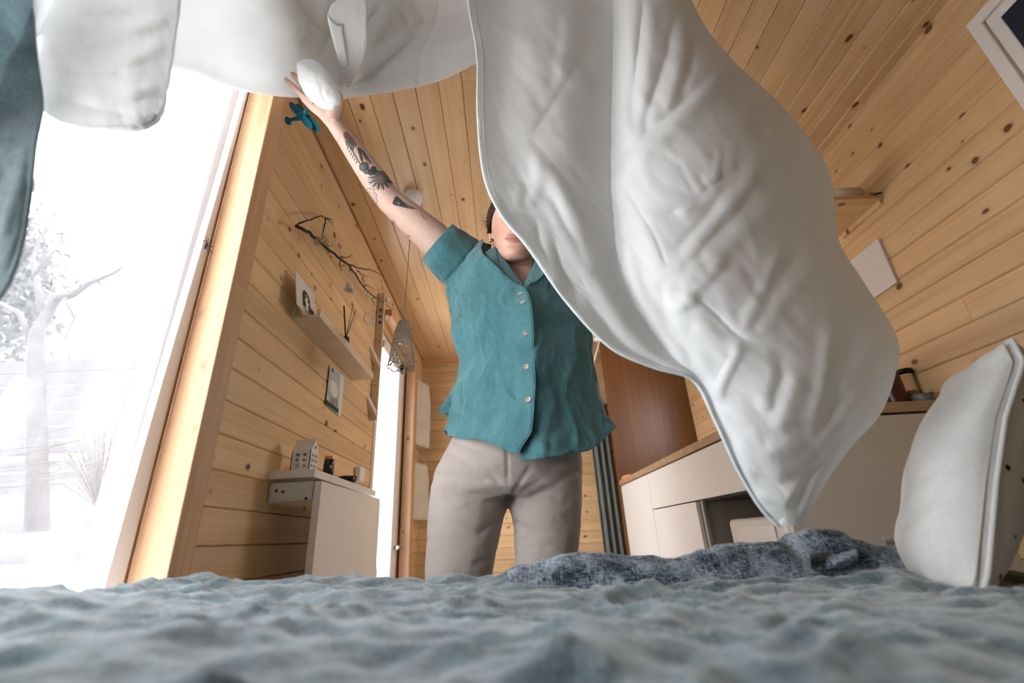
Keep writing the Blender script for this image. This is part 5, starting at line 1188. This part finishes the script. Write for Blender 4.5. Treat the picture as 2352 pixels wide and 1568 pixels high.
stroke([(485, 632), (470, 628), (462, 650), (466, 705), (485, 750), (515, 800), (545, 870), (585, 945), (625, 1000), (660, 1055)], 3.2, (.16, .20, .18), .7)
stroke([(600, 945), (618, 960), (612, 985), (635, 1005)], 2.6, (.16, .2, .18), .6)
# lotus
lc = (700, 1095); ink(inpoly([(660, 1050), (690, 1042), (720, 1060), (742, 1110), (748, 1150), (720, 1140), (690, 1110), (668, 1080)]), (.22, .30, .27), .5)
for k in range(5):
    o = k*9; stroke([(664+o, 1050+o*.2), (692+o*.6, 1060+o), (716+o*.5, 1098+o*.8), (738+o*.2, 1140+o*.5)], 2.3, DK, .7)
stroke([(672, 1018), (668, 1040), (690, 1040), (712, 1028), (735, 1040), (752, 1036), (748, 1062), (768, 1080), (762, 1106), (774, 1132), (764, 1160), (772, 1185), (750, 1192), (730, 1160), (705, 1130)], 3, (.08, .09, .09), .8)
stroke([(745, 1060), (755, 1090), (750, 1120), (758, 1150), (756, 1180)], 2.2, (.30, .12, .1), .6)
# bird
ink(inpoly([(888, 1150), (898, 1125), (915, 1090), (938, 1100), (962, 1122), (990, 1145), (1030, 1168), (1085, 1192), (1040, 1192), (1000, 1184), (950, 1172), (915, 1166)]), DK, .95)
dd = np.hypot(q[:, 0]-937, q[:, 1]-1147); ink((dd < 11) & (dd > 5), (.4, .33, .28), .7); ink(inpoly([(985, 1150), (1015, 1164), (1060, 1190), (1025, 1184), (1000, 1172)]), (.30, .20, .13), .6)
stroke([(1110, 1228), (1125, 1240), (1140, 1264), (1160, 1272)], 3, DK, .7)
# flower stem near the elbow
ink(inpoly([(798, 1222), (818, 1225), (838, 1250), (856, 1275), (868, 1312), (858, 1322), (838, 1295), (812, 1255)]), (.40, .17, .12), .55)
stroke([(798, 1222), (820, 1260), (852, 1312), (866, 1325)], 2.6, DK, .7); stroke([(818, 1225), (850, 1262), (868, 1312)], 2.6, DK, .7)
ink(inpoly([(890, 1278), (905, 1290), (925, 1330), (936, 1362), (928, 1378), (908, 1352), (893, 1315)]), (.12, .19, .16), .85)
stroke([(866, 1325), (900, 1362), (935, 1405), (960, 1422), (990, 1402), (1028, 1398)], 4, (.13, .17, .15), .8); stroke([(930, 1378), (950, 1400), (985, 1412), (1025, 1410)], 5, (.16, .21, .18), .8); stroke([(955, 1420), (972, 1445), (985, 1470)], 2.5, (.14, .17, .15), .7)
# lips, cheeks, fingertips
hl = (co-np.array(HC))@np.array(HC_rot)      # to head space
zl = hl[:, 2]-4.5*hl[:, 0]**2
fr_ = (hl[:, 1] < -.07) & (np.abs(hl[:, 0]) < .030)
lips = fr_ & (zl > -.0665) & (zl < -.0430) & (np.abs(hl[:, 0]) < .0285-.6*np.abs(zl+.054))
k = np.where(lips)[0]; colr[k, :3] = colr[k, :3]*.35+np.array([.50, .16, .14])*.65
k = np.where(fr_ & (np.abs(zl+.0540) < .0012))[0]; colr[k, :3] *= .45
hd = np.linalg.norm(hl, axis=1) < .16
ck = np.exp(-(((np.abs(hl[:, 0])-.045)/.022)**2+((hl[:, 2]+.022)/.022)**2))*(hl[:, 1] < -.02)*hd
colr[:, :3] = colr[:, :3]*(1-.35*ck[:, None])+np.array([.70, .27, .20])*(.35*ck[:, None])
colr[hd, :3] *= np.array([1.0, .86, .80])
tips = np.exp(-((np.hypot(X_-672, Y_-172)/24)**2))*(co[:, 1] < .96)*(np.abs(dpt-1.33) < .12)
colr[:, :3] = colr[:, :3]*(1-.4*tips[:, None])+np.array([.72, .28, .22])*(.4*tips[:, None])
att = me.color_attributes.new('skin_art', 'FLOAT_COLOR', 'POINT'); att.data.foreach_set('color', colr.astype(np.float32).ravel())
m, nt, b = new_mat('skin'); at = nt.nodes.new('ShaderNodeAttribute'); at.attribute_name = 'skin_art'
tc = nt.nodes.new('ShaderNodeTexCoord'); n1 = N(nt, 'ShaderNodeTexNoise'); n1.inputs['Scale'].default_value = 35; n1.inputs['Detail'].default_value = 5; L(nt, tc.outputs['Object'], n1.inputs['Vector'])
L(nt, mixc(nt, 1.0, at.outputs['Color'], ramp(nt, n1.outputs[0], [(.3, (.90, .87, .86)), (.7, (1, 1, 1))]), 'MULTIPLY'), b.inputs['Base Color']); b.inputs['Roughness'].default_value = .5
b.inputs['Subsurface Weight'].default_value = .12; b.inputs['Subsurface Radius'].default_value = (.9, .35, .2); b.inputs['Subsurface Scale'].default_value = .006
n2 = N(nt, 'ShaderNodeTexNoise'); n2.inputs['Scale'].default_value = 700; L(nt, tc.outputs['Object'], n2.inputs['Vector']); bump(nt, b, n2.outputs[0], .12, .001); M['skin'] = m
mesh_object(me, 'body', 'skin', per)

# eyes, hair, earring
for s_ in (-1, 1):
    e_ = HC+HC_rot @ V3(s_*.031, -.0765, .022)
    eb = MB().lathe([(.0115*math.sin(math.pi*k/12), -.0115*math.cos(math.pi*k/12)) for k in range(13)], e_, 20, HC_rot @ V3(0, -1, 0)).build('eye', 'frame_white', per, smooth=True)
    MB().lathe([(0, .0117), (.0055, .0106)], e_, 16, HC_rot @ V3(0, -1, 0)).build('iris', bk, eb)
M['hair'] = plain('dark_brown_hair', (0.022, 0.010, 0.006), 0.45, var=.4, scale=200, bmp=.4, bscale=900)
cap = []
for i in range(41):
    r_ = []
    for k in range(61):
        t = math.tau*k/60; el = i/40*math.pi*.62
        front = max(0, -math.sin(t)); lim = 1-.42*front**1.2; e_ = el*lim
        v = V3(math.sin(e_)*math.cos(t)*.083, .012+math.sin(e_)*math.sin(t)*.108, .022+math.cos(e_)*.104)
        v *= 1+.03*noise.noise(V3(t*7, e_*2, 0))
        r_.append(HC+HC_rot @ v)
    cap.append(r_)
MB().grid(cap, closed_v=False).build('hair', 'hair', per, smooth=True, solid=.006)
hm_ = MB()
e0 = HC+HC_rot @ V3(-.076, .0, .03)
for k in range(120):
    p = e0+V3(jit(.006), jit(.02), jit(.014)); d_ = V3(jit(.25), jit(.3), -1)
    if k > 95: d_ = V3(-rnd.uniform(.2, 1.2), jit(.5), -rnd.uniform(-.2, .8))
    pts = [p]; ln = rnd.uniform(.012, .024) if k < 96 else rnd.uniform(.012, .03)
    for i in range(4): d_ = (d_.normalized()+V3(jit(.3)-.02, jit(.3), jit(.2))); pts.append(pts[-1]+d_.normalized()*ln/3)
    hm_.tube(pts, [.0011 if k < 96 else .00035]*4+[.0002], 4)
for k in range(70):
    p = HC+HC_rot @ V3(-.060+jit(.012), .060+jit(.02), -.045+jit(.01)); pts = [p]; d_ = V3(-.2, 0, -1)
    for i in range(5): d_ = (d_.normalized()+V3(jit(.35)-.06, jit(.3), jit(.2))); pts.append(pts[-1]+d_.normalized()*.011)
    hm_.tube(pts, [.0006]*5+[.0002], 4)
hs = hm_.build('loose_hair', 'hair', per, smooth=True); hs['kind'] = 'stuff'
eq = HC+HC_rot @ V3(-.0765, .004, -.030)
MB().lathe([(.006*math.sin(math.pi*k/8), -.006*math.cos(math.pi*k/8)) for k in range(9)], eq, 14).build('earring', plain('pearl_gold', (.62, .5, .36), .25, .6), per, smooth=True)

# ---- trousers
tro = MB(); cy2 = 1.26
def pr2(lx, rx, y, ry, Y=1.255):
    a, c = PY(lx, y, Y), PY(rx, y, Y); return ((a+c)/2, (c-a).length/2, ry)
ring_loft(tro, [pr2(1062, 1330, 955, .092), pr2(1046, 1334, 985, .100), pr2(1022, 1336, 1030, .112), pr2(997, 1337, 1080, .120), pr2(990, 1338, 1125, .112), pr2(1015, 1315, 1150, .09)], 64)
for legp in ([(990, 1150, 1110), (985, 1168, 1160), (982, 1153, 1210), (979, 1143, 1260), (976, 1131, 1320)], [(1180, 1338, 1110), (1170, 1336, 1160), (1179, 1333, 1210), (1182, 1328, 1260), (1182, 1320, 1300)]):
    rg = [pr2(a, c, y, .092-.006*i) for i, (a, c, y) in enumerate(legp)]
    c_, r1_, r2_ = rg[-1]
    for dz, f_ in ((.10, .93), (.20, .84), (.32, .76), (.44, .70), (.49, .69)): rg.append((V3(c_.x, c_.y+.02*dz, c_.z-dz), r1_*f_, r2_*f_))
    ring_loft(tro, [(c, a*1.0, b_) for c, a, b_ in rg], 48)
me = remesh(tro, .005, 4, .5)
n = len(me.vertices); co = np.empty(n*3, np.float32); me.vertices.foreach_get('co', co); co = co.reshape(-1, 3); nr = np.empty(n*3, np.float32); me.vertices.foreach_get('normal', nr); nr = nr.reshape(-1, 3)
crt = PY(1168, 1158, 1.15)
folds = [((1168, 1150), (1080, 1090), 8), ((1168, 1150), (1060, 1125), 8), ((1168, 1145), (1110, 1060), 7), ((1172, 1150), (1260, 1090), 8), ((1172, 1150), (1290, 1120), 8), ((1175, 1140), (1230, 1050), 6), ((1030, 1010), (1120, 1040), 8), ((1025, 1030), (1100, 1075), 8), ((1320, 1045), (1240, 1070), 7), ((1325, 1080), (1270, 1110), 7), ((1165, 1020), (1166, 1150), 3), ((1010, 1090), (1060, 1100), 6), ((1140, 1200), (1090, 1230), 7), ((1185, 1200), (1240, 1235), 8), ((1130, 1280), (1080, 1300), 8)]
dsp = np.zeros(n)
dd_ = co@fwv; px_ = np.stack([1176+F_PX*(co@rtv)/dd_, 784-F_PX*(co@upv)/dd_], -1)
frn = co[:, 1] < 1.24
for a, c, w in folds:
    d, t, s_ = seg_d(px_, [a, c]); dsp += np.where(frn, -.0042*np.exp(-(d/w)**2)*np.clip((1-t)*2, 0, 1), 0)
for i in range(n): dsp[i] += .0022*noise.noise(V3(co[i, 0]*18, co[i, 1]*18, co[i, 2]*30))+.0012*noise.noise(V3(co[i, 0]*50, co[i, 1]*50, co[i, 2]*70))
co += nr*dsp[:, None].astype(np.float32); me.vertices.foreach_set('co', co.ravel())
M['trouser'] = fabric('taupe_cotton', (0.42, 0.365, 0.33), (0.35, 0.30, 0.27), 900, 0.25, 6, rough=.9, sheen=.15)
tr1 = mesh_object(me, 'trousers', 'trouser', per)

# ---- shirt
M['shirt'] = fabric('teal_linen', (0.085, 0.225, 0.250), (0.040, 0.135, 0.155), 800, 0.5, 10, rough=.75, sheen=.35, crease=3.2, cscale=20, contrast=(.38, .62))
lv = [(1128, 566, 1240, 574, .062), (1100, 564, 1272, 574, .082), (1066, 580, 1308, 590, .100), (1038, 612, 1326, 622, .118), (1027, 655, 1336, 662, .132), (1033, 705, 1345, 710, .146), (1044, 765, 1356, 768, .152), (1050, 835, 1362, 842, .156), (1045, 900, 1372, 902, .160), (1032, 955, 1390, 948, .166), (1022, 992, 1412, 975, .172)]
NL, NPH = 150, 260
LV = spline([tuple(PY(a, b_, YT))+tuple(PY(c, d, YT))+(e,) for a, b_, c, d, e in lv], NL)
def hem_py(x): return float(np.interp(x, [1029, 1060, 1110, 1150, 1172, 1190, 1213, 1215, 1290, 1340, 1385, 1418], [1000, 1006, 1012, 1030, 1043, 1020, 1056, 1056, 1046, 1035, 1008, 976]))
edge_px = [(560, 1112), (585, 1124), (610, 1146), (640, 1172), (664, 1200), (680, 1208), (700, 1213), (760, 1220), (860, 1223), (930, 1217), (990, 1195), (1045, 1170)]
redge_px = [(560, 1262), (585, 1256), (610, 1244), (640, 1222), (662, 1202), (675, 1194), (700, 1192), (860, 1194), (960, 1198), (1000, 1205), (1056, 1212)]
def shirt_panels():
    rows = []
    for i in range(NL+1):
        l = Vector(LV[i, :3]); r_ = Vector(LV[i, 3:6]); b_ = LV[i, 6]; c = (l+r_)/2; a = (r_-l).length/2; t = i/NL
        fp = proj(V3(c.x, YT-b_, c.z)); py = fp[1]
        # where the hem droops lower in front, follow it
        el = np.interp(py if t < .93 else py+(t-.93)*700, [e[0] for e in edge_px], [e[1] for e in edge_px]); er = np.interp(py, [e[0] for e in redge_px], [e[1] for e in redge_px])
        xl = PY(el, py, YT-b_).x; xr = PY(er, py, YT-b_).x
        pe = math.asin(max(-.95, min(.95, (xl-c.x)/a))); ps_ = math.asin(max(-.95, min(.95, (xr-c.x)/a)))
        row = []
        for k in range(NPH+1):
            s_ = k/NPH; ph = ps_+(math.tau+pe-ps_)*s_
            sx_, cx_ = math.sin(ph), math.cos(ph)
            x = a*math.copysign(abs(sx_)**.9, sx_); y = -b_*(math.copysign(abs(cx_)**.8, cx_) if cx_ < 0 else .26*cx_**.8+.78*(1-abs(x/a-.08)/1.08)**.80*min(1, cx_*4)); bk_ = 1 if cx_ > 0 else 1.05
            z = c.z+(r_.z-l.z)*.5*(x/a)
            z0 = z
            over = .006 if s_ > .5 and ph > math.tau*.86 else 0.0
            p = V3(c.x+x, YT+y*bk_-over*min(1, t*8), z)
            # hem curve
            w = max(0, (t-.62)/.38)**1.5
            if cx_ > -.25:
                q_ = V3(p.x, p.y, LV[NL, 2]); pxq = proj(V3(p.x, p.y, (LV[NL, 2]+LV[NL, 5])/2))[0]
                if s_ > .5: hp_ = float(np.interp(pxq, [1020, 1029, 1060, 1110, 1150, 1172, 1190, 1222], [985, 1000, 1006, 1012, 1030, 1043, 1043, 1043]))
                else: hp_ = float(np.interp(pxq, [1195, 1213, 1290, 1340, 1385, 1418], [1058, 1056, 1046, 1036, 1010, 976]))
                zt = PY(pxq, hp_, p.y).z; p.z += (zt-(c2z(x/a)))*w*min(1, max(0, (cx_+.25)/.35))
            # chest, drape folds
            n_ = V3(sx_, -cx_, 0)
            dz_ = .007*noise.noise(V3(ph*2.2, t*2.6, 1.7))+.0035*noise.noise(V3(ph*6, t*7+ph, 4.4))*(.4+t)
            dz_ += .0040*noise.noise(V3(p.x*16, p.y*10, p.z*9+2))+.0026*noise.noise(V3(p.x*42, p.y*20, p.z*30))+.0011*noise.noise(V3(p.x*110, p.y*50, p.z*70))
            fx = noise.noise(V3(p.x*22, 3.3, p.z*9)); dz_ += .0022*(1-min(1, abs(fx)*7))
            dz_ += .013*max(0, cx_)**2*(math.exp(-((t-.36)/.13)**2))*(math.exp(-((abs(x)-.075)/.05)**2))
            crest = 1-min(1, abs(noise.noise(V3(ph*3.5+t*3, t*9, 7.5)))*6); dz_ += .0035*crest*(1 if t > .45 else .3)
            if s_ > .5: dz_ += .009*math.exp(-((t-.60-.03*math.sin(ph*4))/.045)**2)-.008*math.exp(-((t-.70-.03*math.sin(ph*4))/.04)**2)+.008*math.exp(-((t-.80)/.04)**2)
            # placket edge lifts with the breeze
            if s_ > .93: dz_ += .006*(s_-.93)/.07*math.sin(t*22)+.004*(s_-.93)/.07
            p += n_*dz_*min(1, t*6)
            row.append(p)
        rows.append(row)
    return rows
def c2z(f_): return (LV[NL, 2]+LV[NL, 5])/2+(LV[NL, 5]-LV[NL, 2])*.5*f_
SR = shirt_panels()
shirt = MB().grid(SR).build('shirt', 'shirt', per, smooth=True, solid=.0022)
# hem and placket stitching as raised edges
MB().tube([r[-1] for r in SR][28:], .0016, 6).build('placket_edge', 'shirt', shirt, smooth=True)
# sleeves
def sleeve(S, E, t0_, t1_, r0, r1, seed):
    rows = []; ax = (E-S).normalized(); u = (V3(0, 0, 1)-ax*ax.z).normalized(); w_ = ax.cross(u)
    for i in range(50):
        f_ = i/49; c = S+(E-S)*(t0_+(t1_-t0_)*f_); r_ = r0+(r1-r0)*f_; row = []
        for k in range(97):
            t = math.tau*k/96
            rr_ = r_*(1+.10*noise.noise(V3(math.cos(t)*1.6, math.sin(t)*1.6, f_*2+seed))+.05*noise.noise(V3(math.cos(t)*4, math.sin(t)*4, f_*4+seed)))+.004*math.exp(-((f_-.30)/.05)**2)*(-1)
            row.append(c+u*math.cos(t)*rr_*1.12+w_*math.sin(t)*rr_*.95)
        rows.append(row)
    return MB().grid(rows).build('sleeve', 'shirt', shirt, smooth=True, solid=.003)
sleeve(SH, EL, -.22, .30, .094, .069, 1.0); sleeve(SH2, EL2, -.22, .32, .094, .072, 5.0)
# collar: two pointed wings, standing around the neck
def quadpatch(cn, nm, n_=24, puff=.004, seed=0, par=None):
    a, b_, c, d = cn; rows = []
    for i in range(n_+1):
        s_ = i/n_; row = []
        for j in range(n_+1):
            t = j/n_; p = a.lerp(b_, t).lerp(d.lerp(c, t), s_); p = p+V3(0, -puff*math.sin(s_*math.pi)*math.sin(t*math.pi)+.002*noise.noise(V3(s_*4, t*4, seed)), 0); row.append(p)
        rows.append(row)
    return MB().grid(rows).build(nm, 'shirt', par or shirt, smooth=True, solid=.0025)
quadpatch([PY(1138, 566, 1.165), PY(1201, 655, 1.112), PY(1194, 672, 1.104), PY(1160, 650, 1.108)], 'collar', puff=.004)
quadpatch([PY(1138, 566, 1.165), PY(1160, 650, 1.108), PY(1130, 612, 1.120), PY(1114, 580, 1.150)], 'collar', puff=.006, seed=2)
quadpatch([PY(1232, 592, 1.165), PY(1203, 655, 1.112), PY(1212, 664, 1.104), PY(1240, 640, 1.108)], 'collar', puff=.004, seed=4)
quadpatch([PY(1232, 592, 1.165), PY(1240, 640, 1.108), PY(1262, 618, 1.120), PY(1262, 590, 1.150)], 'collar', puff=.006, seed=5)
quadpatch([PY(1118, 578, 1.168), PY(1150, 572, 1.20), PY(1198, 668, 1.140), PY(1190, 680, 1.134)], 'facing', puff=.002, seed=8)
quadpatch([PY(1262, 600, 1.168), PY(1228, 585, 1.20), PY(1204, 666, 1.140), PY(1214, 680, 1.134)], 'facing', puff=.002, seed=9)
nb = []
for i in range(10):
    f_ = i/9; nb.append([PY(1186, 600, 1.235)+V3(math.cos(t)*(.068-.008*f_), math.sin(t)*(.062-.006*f_), -.012+.045*f_*(.5+.5*max(0, math.sin(t)))) for t in [-.5+(math.pi+1.0)*k/48 for k in range(49)]])
MB().grid(nb).build('collar_stand', 'shirt', shirt, smooth=True, solid=.003)
# back tail of the shirt seen at the side slit
quadpatch([PY(1050, 868, 1.30), PY(1052, 950, 1.31), PY(1004, 948, 1.31), PY(1036, 900, 1.31)], 'back_tail', puff=.004, seed=3)
quadpatch([PY(1050, 868, 1.30), PY(1056, 958, 1.29), PY(1020, 958, 1.32), PY(1040, 905, 1.31)], 'back_tail', puff=-.004, seed=6)
# trouser pocket edge at the side slit
bt_m = plain('shell_button', (.60, .55, .48), .3, var=.1, scale=200)
def at_row(py):
    best = min(range(len(SR)), key=lambda i: abs(proj(SR[i][-1])[1]-py)); return best
for bx, by in ((1194, 676), (1203, 694), (1207, 761), (1210, 840), (1211, 914)):
    i = at_row(by); cand = min(SR[i][-40:], key=lambda p: abs(proj(p)[0]-bx)); nrm = V3(-.05, -1, .05 if by > 700 else .75).normalized()
    if by < 690: cand = PY(bx, by, min(cand.y, 1.128))
    bo = MB().lathe([(0, .001), (.0022, .0012), (.0045, .001), (.0062, .0028), (.0070, .0020), (.0070, 0), (0, 0)], cand+nrm*.002, 24, nrm).build('button', bt_m, shirt, smooth=False)
    MB().tube([cand+nrm*.0034+V3(-.0018, 0, -.0012), cand+nrm*.0034+V3(.0018, 0, .0012)], .0006, 5).build('thread', bk, bo)
